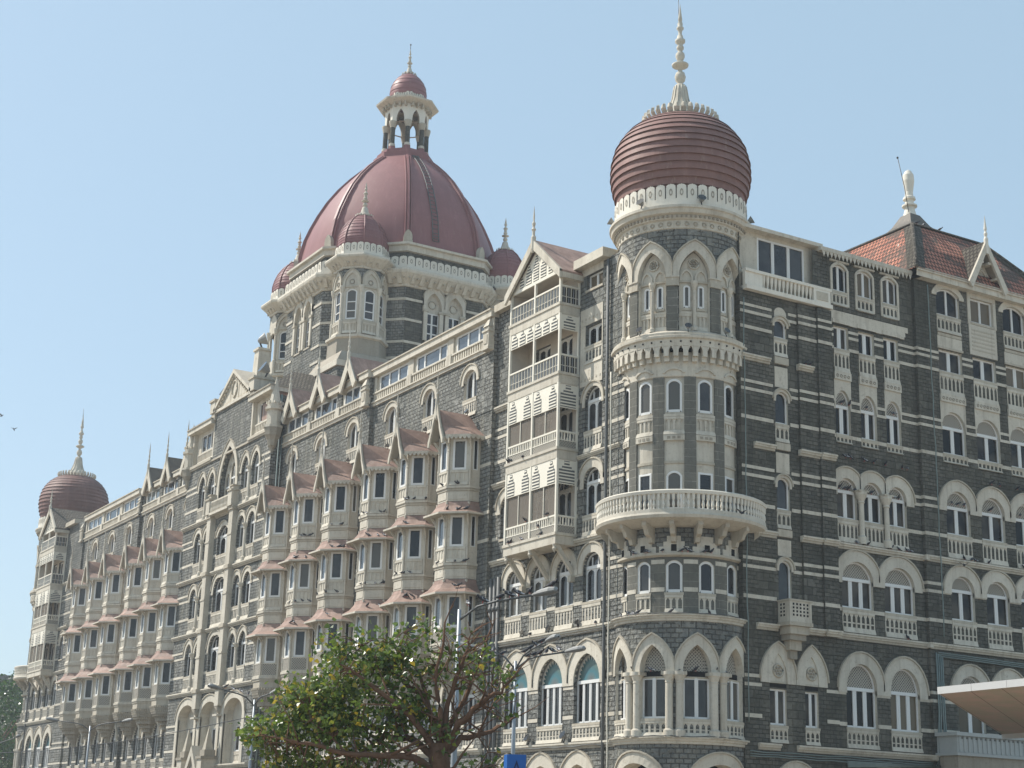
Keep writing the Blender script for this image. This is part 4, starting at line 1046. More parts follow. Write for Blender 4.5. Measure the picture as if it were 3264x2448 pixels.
def round_tower(cx, cy, full=True):
    base = R(-43.3)
    sub = lambda name, mb, **k: mb.build(name, T, **k)
    # lower body
    w = MB(); R0 = 3.55; fr = Cyl(cx, cy, R0); U = lambda deg: R(deg)*R0
    W0, W1 = U(-150), U(65)
    g0 = [(U(d)-1.35, U(d)+1.35, .1, 4.6, 1.15, 'rd') for d in (-79, -3)]
    wall(w, fr, W0, W1, 0, ZD, g0, 'stone', .8, 'cream')
    c1 = [-98.5, -61.2, -23.8, 13.5]
    o1 = [(U(d)-.72, U(d)+.72, 7.95, 10.35, 1.3, 'pt') for d in c1]
    wall(w, fr, W0, W1, ZD, ZC, o1, 'stone', .42, 'cream'); w.cyl = (cx, cy, R0)
    T = w.build('corner_tower', H)
    t = MB()
    for a, b, zb, zs, ri, kd in g0: archband(t, fr, a, b, .1, zs, ri, kd, .5, -.1, .07, 'cream')
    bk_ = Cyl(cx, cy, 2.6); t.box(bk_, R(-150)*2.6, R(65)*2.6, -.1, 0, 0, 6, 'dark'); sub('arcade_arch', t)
    for op in o1:
        c = (op[0]+op[1])/2; window('pointed_window', T, fr, op[0], op[1], 7.95, 10.0, 0, 'rect', n=2, d=.3, apron=ZD+.08, xrow=True, mw=.2)
        t = MB(); archband(t, fr, op[0], op[1], 10.25, 10.35, 1.3, 'pt', .44, -.1, .08, 'cream', c-1.16, c+1.16, k=1.25)
        t.box(fr, op[0]-.02, op[1]+.02, -.4, -.2, 9.98, 10.06, 'cream2'); fill(t, fr, [(op[0], 10.3)]+arc(op[0], op[1], 10.35, 1.3, 'pt')+[(op[1], 10.3)], -.36, 'jali')
        t.box(fr, op[0], op[1], -.36, -.3, 10.06, 10.34, 'dark'); sub('pointed_arch', t)
    for k in range(3):
        for s in (-.26, .26):
            cl = MB(); u = (o1[k][1]+o1[k+1][0])/2+s; q = fr.P(u, .05, 0)
            cl.lathe(q[0], q[1], [(.3, 7.02), (.3, 7.35), (.2, 7.45), (.19, 9.7), (.22, 9.75), (.2, 9.8), (.3, 10.05), (.34, 10.1), (.34, 10.28)], 'cream', 12); sub('column', cl)
        cl = MB(); um = (o1[k][1]+o1[k+1][0])/2; cl.box(fr, um-.62, um+.62, -.3, .3, 10.1, 10.28, 'cream2'); sub('capital', cl)
    # upper shaft
    R1 = 3.3; f2_ = Cyl(cx, cy, R1); V = lambda deg: R(deg)*R1
    cs = [-43.3+30.2*k for k in (-3, -2, -1, 0, 1, 2, 3)]
    hw = .44; s0, s1 = V(-165), V(80)
    sh = MB(); sh.cyl = (cx, cy, R1)
    # storey 2: ashlar with bands; storeys 3-5: ashlar piers and cream columns
    wall(sh, f2_, s0, s1, ZC, 16.55, [(V(d)-hw, V(d)+hw, 14.35, 15.75, .28, 'seg') for d in cs], 'ashlar', .25, 'cream')
    wall(sh, f2_, s0, s1, 16.55, ZB+.2, [], 'stone', .25)
    cur = s0
    for d in cs:
        sh.strip(f2_, cur, V(d)-hw-.12, (ZB+.2, 26.0), (ZB+.2, 26.0), 'ashlar', .0); cur = V(d)+hw+.12
    sh.strip(f2_, cur, s1, (ZB+.2, 26.0), (ZB+.2, 26.0), 'ashlar')
    sub('shaft', sh)
    hd = MB()
    for d in cs:
        u = V(d); a, b = u-hw-.12, u+hw+.12
        # stepped cream heads under the balcony
        hd.box(f2_, u-.78, u+.78, -.05, .05, 16.42, 16.75, 'cream'); hd.box(f2_, u-.55, u+.55, -.05, .06, 16.751, 17.0, 'cream'); hd.box(f2_, u-.36, u+.36, -.05, .05, 17.001, 17.3, 'cream')
        hd.box(f2_, u-.14, u+.14, .055, .07, 16.5, 16.85, 'dark')
        window('tower_window', T, f2_, u-hw, u+hw, 14.35, 15.75, .28, 'seg', n=1, d=.16, apron=ZC+.15, t=.13, mw=.1)
    hd.lathe(cx, cy, [(R1+.02, 16.2), (R1+.2, 16.28), (R1+.2, 16.4), (R1, 16.41)], 'cream2', 80, a0=R(-165), a1=R(80)); 
    for z in (14.55, 16.0): hd.lathe(cx, cy, [(R1-.05, z), (R1+.015, z), (R1+.015, z+.22), (R1-.05, z+.22)], 'cream', 8, a0=0, a1=.001)
    for d, e_ in zip(cs, cs[1:]):
        for z in (14.4, 15.85): hd.box(f2_, V(d)+hw+.06, V(e_)-hw-.06, -.05, .02, z, z+.22, 'cream')
    sub('window_head', hd)
    cc = MB()
    for i, d in enumerate(cs):
        u = V(d); a, b = u-hw-.12, u+hw+.12
        wall(cc, f2_, a, b, ZB+.2, 26.2, [(u-hw, u+hw, 18.6, 20.85, .0, 'rect'), ], 'cream', .14) if False else None
        # recessed cream column between the piers, in three lifts
        rec = Cyl(cx, cy, R1-.1); k = (R1-.1)/R1; A, B_ = a*k, b*k; hh = hw*k
        wall(cc, rec, A, B_, ZB+.2, 21.3, [(u*k-hh, u*k+hh, 18.7, 20.75 if abs(d+43.3) > 5 else 20.5, .0 if abs(d+43.3) > 5 else .3, 'rect' if abs(d+43.3) > 5 else 'seg')], 'cream', .12)
        wall(cc, rec, A, B_, 21.3, 26.2, [(u*k-hh, u*k+hh, 24.0, 25.55, .3, 'seg')], 'cream', .12)
        cc.box(rec, A, B_, -.05, .14, 22.45, 22.75, 'cream')
        for j in (-1, 0, 1):
            p_ = Cyl(cx, cy, R1+.05); cc.box(rec, u*k+j*.26-.08, u*k+j*.26+.08, .14, .155, 22.53, 22.67, 'grime')
        slots(cc, rec, A, B_, 22.77, 23.75, .06, n=4, depth=.07)
        cc.box(rec, A, B_, -.05, .06, 21.2, 21.34, 'cream2'); cc.box(rec, A, B_, -.05, .1, 23.76, 23.9, 'cream')
        for (e0, e1) in ((a, a+.012), (b-.012, b)): cc.box(f2_, e0, e1, -.13, 0, ZB+.2, 26.1, 'ashlar')
        window('tower_window', T, rec, u*k-hh, u*k+hh, 18.7, 20.75 if abs(d+43.3) > 5 else 20.5, 0 if abs(d+43.3) > 5 else .3, 'rect' if abs(d+43.3) > 5 else 'seg', n=1, d=.08, t=.11)
        window('tower_window', T, rec, u*k-hh, u*k+hh, 24.0, 25.55, .3, 'seg', n=1, d=.08, t=.12)
        # hood with little ogee over the upper window
        archband(cc, f2_, u-hw-.02, u+hw+.02, 26.15, 26.2, .16, 'seg', .12, 0, .1, 'cream', hood=False)
        cc.box(f2_, u-.06, u+.06, 0, .1, 26.44, 26.62, 'cream')
    sub('window_column', cc)
    # corbelled gallery ring
    cg = MB()
    cg.lathe(cx, cy, [(R1-.02, 25.95), (R1+.02, 26.0), (R1+.03, 26.75), (R1+.06, 27.3)], 'cream', 80)
    n = 44
    for i in range(n):
        u = 2*pi*i/n*R1; cg.box(f2_, u-.13, u+.13, -.05, .26, 26.75, 27.0, 'cream'); cg.box(f2_, u-.12, u+.12, -.05, .42, 27.001, 27.55, 'cream')
        for s in (-1, 1):
            p0, p1 = u+s*.12, u+s*pi*R1/n
            cg.face([f2_.P(p0, .43, 27.3), f2_.P(p0, .43, 27.62), f2_.P(p1, .43, 27.62)], 'cream')
        q = f2_.P(u+pi*R1/n, .48, 27.8); cg.ball(q, .055, 'dark', 5, 4)
    cg.lathe(cx, cy, [(R1+.02, 27.55), (R1+.44, 27.56), (R1+.46, 27.95), (R1+.58, 28.0), (R1+.6, 28.12), (R1+.5, 28.18), (R1+.52, 28.3), (R1+.3, 28.42), (R1+.2, 28.5)], 'cream', 80)
    sub('corbel_table', cg)
    # top storey arcade
    R2 = 3.5; f3_ = Cyl(cx, cy, R2, .28); X = lambda deg: R(deg)*R2
    ct = [-24.3-39.6*k for k in (-2, -1, 0, 1, 2, 3)]; hw2 = .86; ta = MB(); ta.cyl = (cx, cy, R2)
    wall(ta, f3_, X(-175), X(-175)+2*pi*R2*.83, 28.45, 34.5, [(X(d)-hw2, X(d)+hw2, 28.5, 31.7, 1.45, 'pt') for d in ct], 'stone', .3, 'cream'); sub('upper_storey', ta)
    for d in ct:
        u = X(d); t = MB()
        archband(t, f3_, u-hw2, u+hw2, 31.35, 31.6, 1.5, 'pt', .46, -.1, .09, 'cream', u-1.21, u+1.21, k=1.25)
        rec = Cyl(cx, cy, R2-.26, .25); k = rec.r/R2; A, B_ = (u-hw2)*k, (u+hw2)*k; c = u*k
        ow = [(c-.58, c-.2, 29.85, 31.0, .14, 'rd'), (c+.2, c+.58, 29.85, 31.0, .14, 'rd')]
        wall(t, rec, A, B_, 28.5, 31.35, ow, 'cream', .1); fill(t, rec, [(A, 31.35)]+arc(A, B_, 31.6, 1.5, 'pt')+[(B_, 31.35)], 0, 'cream')
        for s in (-.4, .4): archband(t, rec, c+s-.26, c+s+.26, 31.42, 31.55, .42, 'pt', .1, 0, .09, 'cream', hood=False)
        for j in range(7):
            rr = .15 if j else 0; q = rec.P(c+rr*cos(j*pi/3), .03, 32.42+rr*sin(j*pi/3)); t.ball(q, .07, 'grime', 6, 4)
        q = [rec.P(c+.29*cos(j*pi/8), .03, 32.42+.29*sin(j*pi/8)) for j in range(17)]; t.tube(q, .05, 'cream', 5)
        t.box(rec, A, B_, -.05, .1, 31.3, 31.42, 'cream2'); t.box(rec, A, B_, -.05, .1, 29.5, 29.62, 'cream')
        slots(t, rec, A, c-.1, 28.55, 29.5, .06, n=3, depth=.06); slots(t, rec, c+.1, B_, 28.55, 29.5, .06, n=3, depth=.06)
        q = rec.P(c, .16, 0); t.lathe(q[0], q[1], [(.17, 28.5), (.17, 28.7), (.1, 28.78), (.095, 30.85), (.13, 30.9), (.11, 30.95), (.2, 31.2), (.2, 31.35)], 'cream', 10)
        sub('pointed_arch', t)
        for a, b, zb, zs, ri, kd in ow: window('tower_window', T, rec, a, b, zb, zs, ri, kd, n=1, d=.06, t=.1, mw=.1)
        pi_ = MB(); up_ = u+X(19.8)
        pi_.box(f3_, up_-.3, up_+.3, -.2, .05, 28.5, 31.05, 'ashlar'); pi_.box(f3_, up_-.36, up_+.36, -.2, .12, 31.05, 31.2, 'cream2'); pi_.box(f3_, up_-.34, up_+.34, -.2, .09, 31.2, 31.52, 'cream2'); pi_.box(f3_, up_-.38, up_+.38, -.2, .14, 31.521, 31.62, 'cream'); pi_.cyl = (cx, cy, R2); sub('pier', pi_)
    # cornice, parapet, dome
    co = MB(); co.lathe(cx, cy, [(R2-.02, 34.35), (R2+.06, 34.4), (R2+.08, 34.85), (R2+.2, 34.9), (R2+.22, 35.1), (R2+.42, 35.18), (R2+.48, 35.4), (R2+.56, 35.45), (R2+.56, 35.6), (R2+.2, 35.66)], 'cream', 96)
    for i in range(46):
        a = 2*pi*i/46; q = (cx+(R2+.09)*cos(a), cy+(R2+.09)*sin(a)); tl = (-sin(a), cos(a))
        co.tube([(q[0]+tl[0]*.11*cos(j*pi/4), q[1]+tl[1]*.11*cos(j*pi/4), 34.63+.11*sin(j*pi/4)) for j in range(9)], .035, 'cream2', 4)
    for i in range(90):
        a = 2*pi*i/90; q = Cyl(cx, cy, R2); co.box(q, a*R2-.05, a*R2+.05, .15, .3, 34.96, 35.08, 'grime')
    sub('cornice', co)
    pb = MB(); parapet_band(pb, cx, cy, R2+.28, 35.65, 36.95, 40); sub('parapet', pb)
    dm = MB(); prof = [(3.42, 36.6), (3.62, 37.2), (3.86, 38.0), (3.97, 38.8), (3.92, 39.6), (3.72, 40.4), (3.4, 41.0), (2.95, 41.55), (2.4, 41.98), (1.9, 42.22)]
    def rz(z):
        for (ra, za), (rb, zb) in zip(prof, prof[1:]):
            if za <= z <= zb: return ra+(rb-ra)*(z-za)/(zb-za)
        return prof[-1][0]
    zz = []; z = 36.6; 
    # band edges evenly spaced along the curve
    L = [0]; 
    for (ra, za), (rb, zb) in zip(prof, prof[1:]): L.append(L[-1]+hypot(rb-ra, zb-za))
    nb = 15
    def atl(l):
        for i in range(len(L)-1):
            if L[i] <= l <= L[i+1]+1e-9: t = (l-L[i])/(L[i+1]-L[i]); return tuple(prof[i][k]+(prof[i+1][k]-prof[i][k])*t for k in (0, 1))
    pr = []
    for i in range(nb):
        (ra, za), (rb, zb) = atl(L[-1]*i/nb), atl(L[-1]*(i+1)/nb); m_ = atl(L[-1]*(i+.5)/nb); pr += [(ra+.12, za-.03), (m_[0]+.06, m_[1]), (rb+.005, zb)]
    dm.lathe(cx, cy, pr, 'dome', 72); dm.lathe(cx, cy, [(1.95, 42.18), (1.6, 42.3), (.8, 42.4)], 'dome', 48); sub('dome', dm)
    fi = MB(); petals(fi, cx, cy, 1.95, 42.3, 34, 1.0, 'cream'); fi.lathe(cx, cy, [(1.9, 42.25), (1.35, 42.4), (1.1, 42.65), (.92, 42.9)], 'cream', 32); finial(fi, cx, cy, 42.85, 1.0); sub('finial', fi)
    # balcony
    bc = MB(); RB = 4.6; a0, a1 = R(-165), R(78)
    bc.lathe(cx, cy, [(R1-.1, 17.75), (R1+.4, 17.78), (RB-.15, 18.0), (RB, 18.05), (RB+.06, 18.2), (RB, 18.32), (RB-.02, 18.5), (RB-.2, 18.52), (R1-.1, 18.45)], 'cream', 84, a0=a0, a1=a1)
    bc.lathe(cx, cy, [(RB-.2, 19.3), (RB+.02, 19.3), (RB+.06, 19.45), (RB-.02, 19.52), (RB-.2, 19.5), (RB-.2, 19.3)], 'white', 84, a0=a0, a1=a1)
    n = 74
    for i in range(n):
        a = a0+(a1-a0)*(i+.5)/n; bc.lathe(cx+(RB-.1)*cos(a), cy+(RB-.1)*sin(a), [(.075, 18.5), (.055, 18.58), (.085, 18.72), (.05, 18.95), (.08, 19.02), (.1, 19.3)], 'white', 6)
    wp = Cyl(cx, cy, RB-.2)
    for d in (-50, -32): bc.box(wp, R(d)*wp.r-.3, R(d)*wp.r+.3, 0, .05, 18.5, 19.3, 'white')
    sub('balcony', bc)
    for i in range(13):
        bk = MB(); a = R(-43.3+20.2*(i-6)); d = (cos(a), sin(a)); t_ = (-d[1]*.13, d[0]*.13)
        pf = [(R1-.1, 17.76), (RB-.3, 17.98), (RB-.3, 17.75), (RB-.5, 17.55), (RB-.62, 17.3), (R1+.38, 17.2), (R1+.3, 16.95), (R1-.1, 16.9)]
        vs = [(cx+r*d[0]-t_[0], cy+r*d[1]-t_[1], z) for r, z in pf]+[(cx+r*d[0]+t_[0], cy+r*d[1]+t_[1], z) for r, z in pf]; k = len(pf)
        bk.add(vs, [tuple(range(k)), tuple(range(2*k-1, k-1, -1))]+[(j, (j+1) % k, k+(j+1) % k, k+j) for j in range(k)], 'cream2'); sub('balcony_bracket', bk)
    lg = MB()
    for r, z in ((R0, ZC+.05), (R0, ZD+.05)):
        lg.lathe(cx, cy, [(r-.05, z-.36), (r+.08, z-.34), (r+.1, z-.22), (r+.16, z-.2), (r+.18, z-.1), (r+.25, z-.08), (r+.25, z), (r-.35, z+.06)], 'cream', 84, a0=R(-160), a1=R(70))
    sub('string_course', lg)
    return T
round_tower(0, 0)
round_tower(-118.2, -1.08)

# ============ great central dome
DX, DY = -56.8, 10.2
oct_ = [(cos(R(22.5+45*k)), sin(R(22.5+45*k))) for k in range(8)]
def octring(r, z): k = r/cos(R(22.5)); return [(DX+c*k, DY+s*k, z) for c, s in oct_]   # r = apothem
def octprof(mb, prof, m):
    for (ra, za), (rb, zb) in zip(prof, prof[1:]):
        A, B_ = octring(ra, za), octring(rb, zb)
        for i in range(8): mb.face([A[i], A[(i+1) % 8], B_[(i+1) % 8], B_[i]], m)
def faceframe(i, r):  # frame of octagon side i, u=0 at the middle
    a = R(45+45*i); L = 2*r*math.tan(R(22.5)); return Flat(DX+r*cos(a), DY+r*sin(a), -sin(a), cos(a)), L
AP = 9.2
D_ = MB(); wins = []
for i in range(8):
    f, l = faceframe(i, AP); ops = []
    if i in (5, 7): ops = [(c-.78, c+.78, 43.0, 46.1, 1.3, 'pt') for c in (-1.05, 1.05)]
    wall(D_, f, -l/2, l/2, 34, 48.4, ops, 'stone' if i != 7 else 'stone2', .4, 'cream')  # the +x face takes the shade-darkened copy of the stone
    if ops: wins.append((f, ops))
drum = D_.build('dome_drum', H)
for f, ops in wins:
    for op in ops:
        c = (op[0]+op[1])/2; window('traceried_window', drum, f, op[0]+.12, op[1]-.12, 43.0, 45.6, .0, 'rect', n=2, d=.3, mw=.16)
        t = MB(); archband(t, f, op[0], op[1], 45.7, 46.1, 1.3, 'pt', .5, -.1, .12, 'cream', c-1.05, c+1.05, k=1.2); rec = Flat(*f.P(0, -.25, 0)[:2], f.dx, f.dy)
        fill(t, rec, [(op[0], 45.6)]+arc(op[0], op[1], 46.1, 1.3, 'pt')+[(op[1], 45.6)], 0, 'cream')
        q = rec.P(c, .03, 46.35); t.tube([tuple(Vector(rec.P(c+.34*cos(j*pi/8), .03, 46.4+.34*sin(j*pi/8)))) for j in range(17)], .06, 'cream2', 5)
        for j in range(2): t.box(f, op[0]-.18+j*(op[1]-op[0]), op[0]+.18+j*(op[1]-op[0]), -.1, .14, 43.0, 45.6, 'cream'); t.box(f, op[0]-.28+j*(op[1]-op[0]), op[0]+.28+j*(op[1]-op[0]), -.1, .2, 45.601, 45.8, 'cream2')
        t.box(rec, op[0], op[1], -.1, .06, 44.55, 44.65, 'frame'); t.box(rec, op[0], op[1], -.1, .06, 43.7, 43.8, 'frame')
        t.build('window_tracery', drum)
B_ = DB = MB()
for z, h in ((46.3, .22), (44.45, .22), (42.45, .22), (41.0, .22)):
    for i in range(8):
        f, l = faceframe(i, AP)
        if i in (5, 7):
            for a, b in ((-l/2, -2.15), (2.15, l/2)): B_.box(f, a, b, -.05, .06, z, z+h, 'cream')
        else: B_.box(f, -l/2, l/2, -.05, .06, z, z+h, 'cream')
B_.build('stone_band', drum)
E_ = MB(); octprof(E_, [(AP-.05, 47.5), (AP+.12, 47.55), (AP+.14, 47.75), (AP+.9, 48.55), (AP+.95, 48.75), (AP+.9, 48.95), (AP-.5, 49.1)], 'cream')
for i in (5, 6, 7, 0, 4):
    f, l = faceframe(i, AP); n = 9
    for k in range(n): u = -l/2+l*(k+.5)/n; E_.hexa([f.P(u+x, w_, z) for x, w_, z in ((-.17, .08, 47.72), (.17, .08, 47.72), (.17, .42, 47.72), (-.17, .42, 47.72), (-.17, .08, 48.5), (.17, .08, 48.5), (.17, .92, 48.42), (-.17, .92, 48.42))], 'cream')
    for k in range(n+1): u = -l/2+l*k/n; q = f.P(u, .62, 48.15); E_.ball(q, .1, 'cream2', 6, 4)
E_.build('bracketed_cornice', drum)
P_ = MB(); orf = lambda a: 1/cos(((a-R(22.5)) % R(45))-R(22.5))
parapet_band(P_, DX, DY, AP+.35, 49.0, 50.25, 88, 'white', rf=orf, off=0); P_.build('parapet', drum)
U_ = MB(); octprof(U_, [(AP-.1, 49.0), (AP-.1, 50.75)], 'stone2'); octprof(U_, [(AP-.1, 50.75), (AP+.1, 50.8), (AP+.1, 51.3), (AP+.35, 51.35), (AP+.35, 51.55), (AP-.6, 51.65)], 'cream'); U_.build('upper_ring', drum)
dprof = [(8.75, 51.5), (8.75, 51.7), (8.62, 52.4), (8.5, 53.2), (8.22, 54.6), (7.8, 55.8), (7.2, 57.2), (6.45, 58.65), (5.55, 60.0), (4.55, 61.2), (3.6, 62.15), (2.8, 62.85), (2.5, 63.15)]
mixr = lambda a: .62/cos(((a-R(22.5)) % R(45))-R(22.5))+.38*1.045
d = MB(); d.lathe(DX, DY, dprof, 'maroon', 96, split=False, rf=mixr, off=0); dome = d.build('great_dome', H)
rb = MB()
for c, s in oct_:
    k = mixr(R(22.5)); t_ = (-s, c)
    for off_, hh, wd in ((0, .24, .13), (-.24, .13, .07), (.24, .13, .07)):
        pts = []
        for r, z in dprof[1:-1]:
            for dr, o_ in ((-.06, -wd), (hh, -wd*.7), (hh, wd*.7), (-.06, wd)):
                pts.append((DX+(r*k+dr)*c+t_[0]*(o_+off_), DY+(r*k+dr)*s+t_[1]*(o_+off_), z+dr*.25))
        n = len(dprof)-2
        rb.add(pts, [(4*j+i, 4*j+i+1, 4*j+i+5, 4*j+i+4) for j in range(n-1) for i in range(3)], 'maroon')
rb.build('rib', dome)
ac = MB()
for c, s in oct_:
    f = Flat(DX+9.45*c*1.03, DY+9.45*s*1.03, -s, c)
    ac.box(f, -.42, .42, -.5, 0, 51.6, 51.9, 'cream2'); fill(ac, f, [(-.38, 51.9)]+arc(-.38, .38, 52.2, .7, 'pt', 8)+[(.38, 51.9)], 0, 'cream2'); fill(ac, f, [(-.38, 51.9)]+arc(-.38, .38, 52.2, .7, 'pt', 8)+[(.38, 51.9)], -.4, 'cream2')
    band(ac, f, [(-.377, 51.9)]+arc(-.377, .377, 52.2, .697, 'pt', 8)+[(.377, 51.9)], [(-.38, 51.9)]+arc(-.38, .38, 52.2, .7, 'pt', 8)+[(.38, 51.9)], -.4, 0, 'cream2')
ac.build('antefix', dome)
ld = MB()   # access ladder up the dome on the side face
a = R(-6)
for s in (-.28, .28):
    ld.tube([(DX+(r*1.0*mixr(a)+.14)*cos(a)-sin(a)*s, DY+(r*mixr(a)+.14)*sin(a)+cos(a)*s, z) for r, z in dprof[2:]], .05, 'pipe', 4)
for i in range(len(dprof)-3):
    (r, z), (r2, z2) = dprof[i+2], dprof[i+3]
    for k in range(3): t = k/3; rr = (r+(r2-r)*t)*mixr(a)+.14; zz = z+(z2-z)*t; ld.tube([(DX+rr*cos(a)-sin(a)*s, DY+rr*sin(a)+cos(a)*s, zz) for s in (-.28, .28)], .035, 'pipe', 4)
ld.build('ladder', dome)
# lantern
cu = MB(); off = R(22.5)
def oc(mb, prof, m): mb.lathe(DX, DY, [(r/cos(off), z) for r, z in prof], m, 8, smooth=False, off=off)
oc(cu, [(2.95, 62.7), (2.75, 63.0), (2.75, 63.45), (2.45, 63.6), (2.45, 63.9), (2.2, 64.0), (0, 64.02)], 'maroon')
cup = cu.build('lantern', H)
for c, s in oct_:
    cl = MB(); x, y = DX+1.95*c, DY+1.95*s
    cl.lathe(x, y, [(.34, 63.9), (.34, 64.35)], 'maroon', 8, smooth=False); cl.lathe(x, y, [(.3, 64.35), (.3, 64.6), (.25, 64.65)], 'cream', 10); cl.lathe(x, y, [(.24, 64.65), (.22, 66.3)], 'stone2', 10); cl.lathe(x, y, [(.25, 66.3), (.3, 66.5), (.38, 66.85), (.38, 66.95)], 'cream2', 10); cl.build('column', cup)
hd = MB()
for i in range(8):
    a = R(45+45*i); r = 1.95*cos(off)+.12; L = 2*r*math.tan(off); f = Flat(DX+r*cos(a), DY+r*sin(a), -sin(a), cos(a))
    wall(hd, f, -L/2, L/2, 66.9, 68.7, [(-.38, .38, 66.9, 67.2, 1.0, 'pt')], 'white', .25, 'grime')
    for k in range(3): u = -L/2+L*(k+.5)/3; hd.box(f, u-.08, u+.08, 0, .4, 68.4, 68.9, 'cream2')
oc(hd, [(1.9, 68.7), (2.05, 68.72), (2.75, 69.0), (2.8, 69.15), (1.8, 69.35)], 'cream'); hd.build('canopy', cup)
pb = MB(); parapet_band(pb, DX, DY, 1.72, 69.3, 70.1, 24, 'white', rf=orf); pb.build('parapet', cup)
cd = MB(); cpf = [(1.6, 69.4), (1.75, 70.0), (1.78, 70.5), (1.7, 71.1), (1.5, 71.6), (1.15, 72.1), (.75, 72.45), (.55, 72.55)]
for (ra, za), (rb_, zb) in zip(cpf, cpf[1:]): cd.lathe(DX, DY, [(ra+.02, za-.01), ((ra+rb_)/2+.02, (za+zb)/2), (rb_-.02, zb)], 'maroon', 40)
cd.build('dome', cup)
fi = MB(); petals(fi, DX, DY, .6, 72.55, 12, .45, 'cream2'); finial(fi, DX, DY, 72.6, .40, False, 1.35); fi.tube([(DX, DY, 75.4), (DX, DY, 76.0)], .03, 'black', 4); fi.ball((DX, DY, 75.9), .09, 'black', 5, 4); fi.build('finial', cup)

# four corner turrets
def turret(x, y, hidden=False):
    r = 2.05; k = 1/cos(off); T = None
    b = MB(); c8 = [(cos(off+R(45)*i), sin(off+R(45)*i)) for i in range(8)]
    def tf(i, rr): a = R(45+45*i); return Flat(x+rr*cos(a), y+rr*sin(a), -sin(a), cos(a)), 2*rr*math.tan(off)
    def po(mb, prof, m): mb.lathe(x, y, [(q*k, z) for q, z in prof], m, 8, smooth=False, off=off)
    po(b, [(2.5, 36), (2.5, 40.2), (2.35, 40.6), (2.3, 42.0)], 'grime'); po(b, [(2.3, 42.0), (2.5, 42.1), (2.5, 42.3), (2.25, 42.35), (2.2, 42.4)], 'cream')
    fs = [tf(i, r) for i in range(8)]
    for f, l in fs: wall(b, f, -l/2, l/2, 42.3, 48.6, [(-.5, .5, 43.75, 46.2, .3, 'seg')], 'cream', .2); wall(b, Flat(*f.P(0, .004, 0)[:2], f.dx, f.dy), -l/2, l/2, 47.2, 48.6, [(-l/2+.02, l/2-.02, 47.2, 47.21, 1.15, 'pt')], 'stone', .004)
    T = b.build('turret', H)
    for i, (f, l) in enumerate(fs):
        if hidden and i not in (6, 7, 0): continue
        w_ = window('turret_window', T, f, -.5, .5, 43.75, 46.2, .3, 'seg', n=1, d=.16, t=.13)
        g_ = MB()
        for z in (44.5, 45.3): g_.box(f, -.4, .4, -.14, -.06, z, z+.08, 'frame')
        archband(g_, f, -.62, .62, 46.75, 46.85, 1.05, 'pt', .2, 0, .12, 'cream', -l/2, l/2, k=1.7)
        q = f.P(0, .02, 47.15); g_.tube([tuple(Vector(f.P(.2*cos(j*pi/6), .02, 47.12+.2*sin(j*pi/6)))) for j in range(13)], .05, 'grime', 5)
        slots(g_, f, -.62, .62, 42.5, 43.5, .08, n=4, depth=.06); g_.box(f, -l/2, l/2, 0, .12, 43.5, 43.62, 'cream2'); g_.box(f, -l/2, l/2, 0, .1, 46.62, 46.76, 'cream2')
        g_.build('window_surround', T)
    for c, s in c8: s_ = MB(); s_.lathe(x+r*k*c, y+r*k*s, [(.2, 42.4), (.2, 43.7), (.13, 43.8), (.12, 46.1), (.2, 46.3), (.27, 46.6), (.27, 46.75)], 'cream', 8); s_.build('corner_shaft', T)
    co = MB(); po(co, [(r, 48.3), (r+.1, 48.32), (r+.12, 48.5), (r+.85, 49.1), (r+.9, 49.25), (r+.85, 49.4), (r, 49.55)], 'cream')
    for f, l in fs:
        for u in (-l/3, 0, l/3): co.hexa([f.P(u+a_, w_, z) for a_, w_, z in ((-.1, .08, 48.5), (.1, .08, 48.5), (.1, .25, 48.5), (-.1, .25, 48.5), (-.1, .08, 49.05), (.1, .08, 49.05), (.1, .7, 49.0), (-.1, .7, 49.0))], 'cream')
        for u in (-l/6, l/6): co.ball(f.P(u, .5, 48.72), .09, 'cream2', 6, 4)
    co.build('cornice', T)
    pb = MB(); parapet_band(pb, x, y, r+.12, 49.5, 50.7, 24, 'white', rf=orf); pb.build('parapet', T)
    dm = MB(); pf = [(1.95, 50.2), (2.08, 50.8), (2.08, 51.3), (1.95, 51.9), (1.68, 52.6), (1.3, 53.2), (.85, 53.65), (.6, 53.8)]
    for (ra, za), (rb_, zb) in zip(pf, pf[1:]):
        m_ = ((ra+rb_)/2, (za+zb)/2); dm.lathe(x, y, [(ra+.03, za), m_, (m_[0]+.03, m_[1]), (rb_, zb)], 'maroon', 40, rf=mixr)
    for c, s in c8: dm.tube([(x+(q+.02)*1.06*c, y+(q+.02)*1.06*s, z) for q, z in pf], .07, 'maroon', 5)
    dm.build('dome', T)
    fi = MB(); petals(fi, x, y, .68, 53.75, 14, .5, 'cream'); finial(fi, x, y, 53.85, .45, False, 1.5); fi.build('finial', T)
for sx, sy in ((1, -1), (-1, -1), (1, 1)): turret(DX+7.15*sx, DY+7.15*sy, sx == sy)
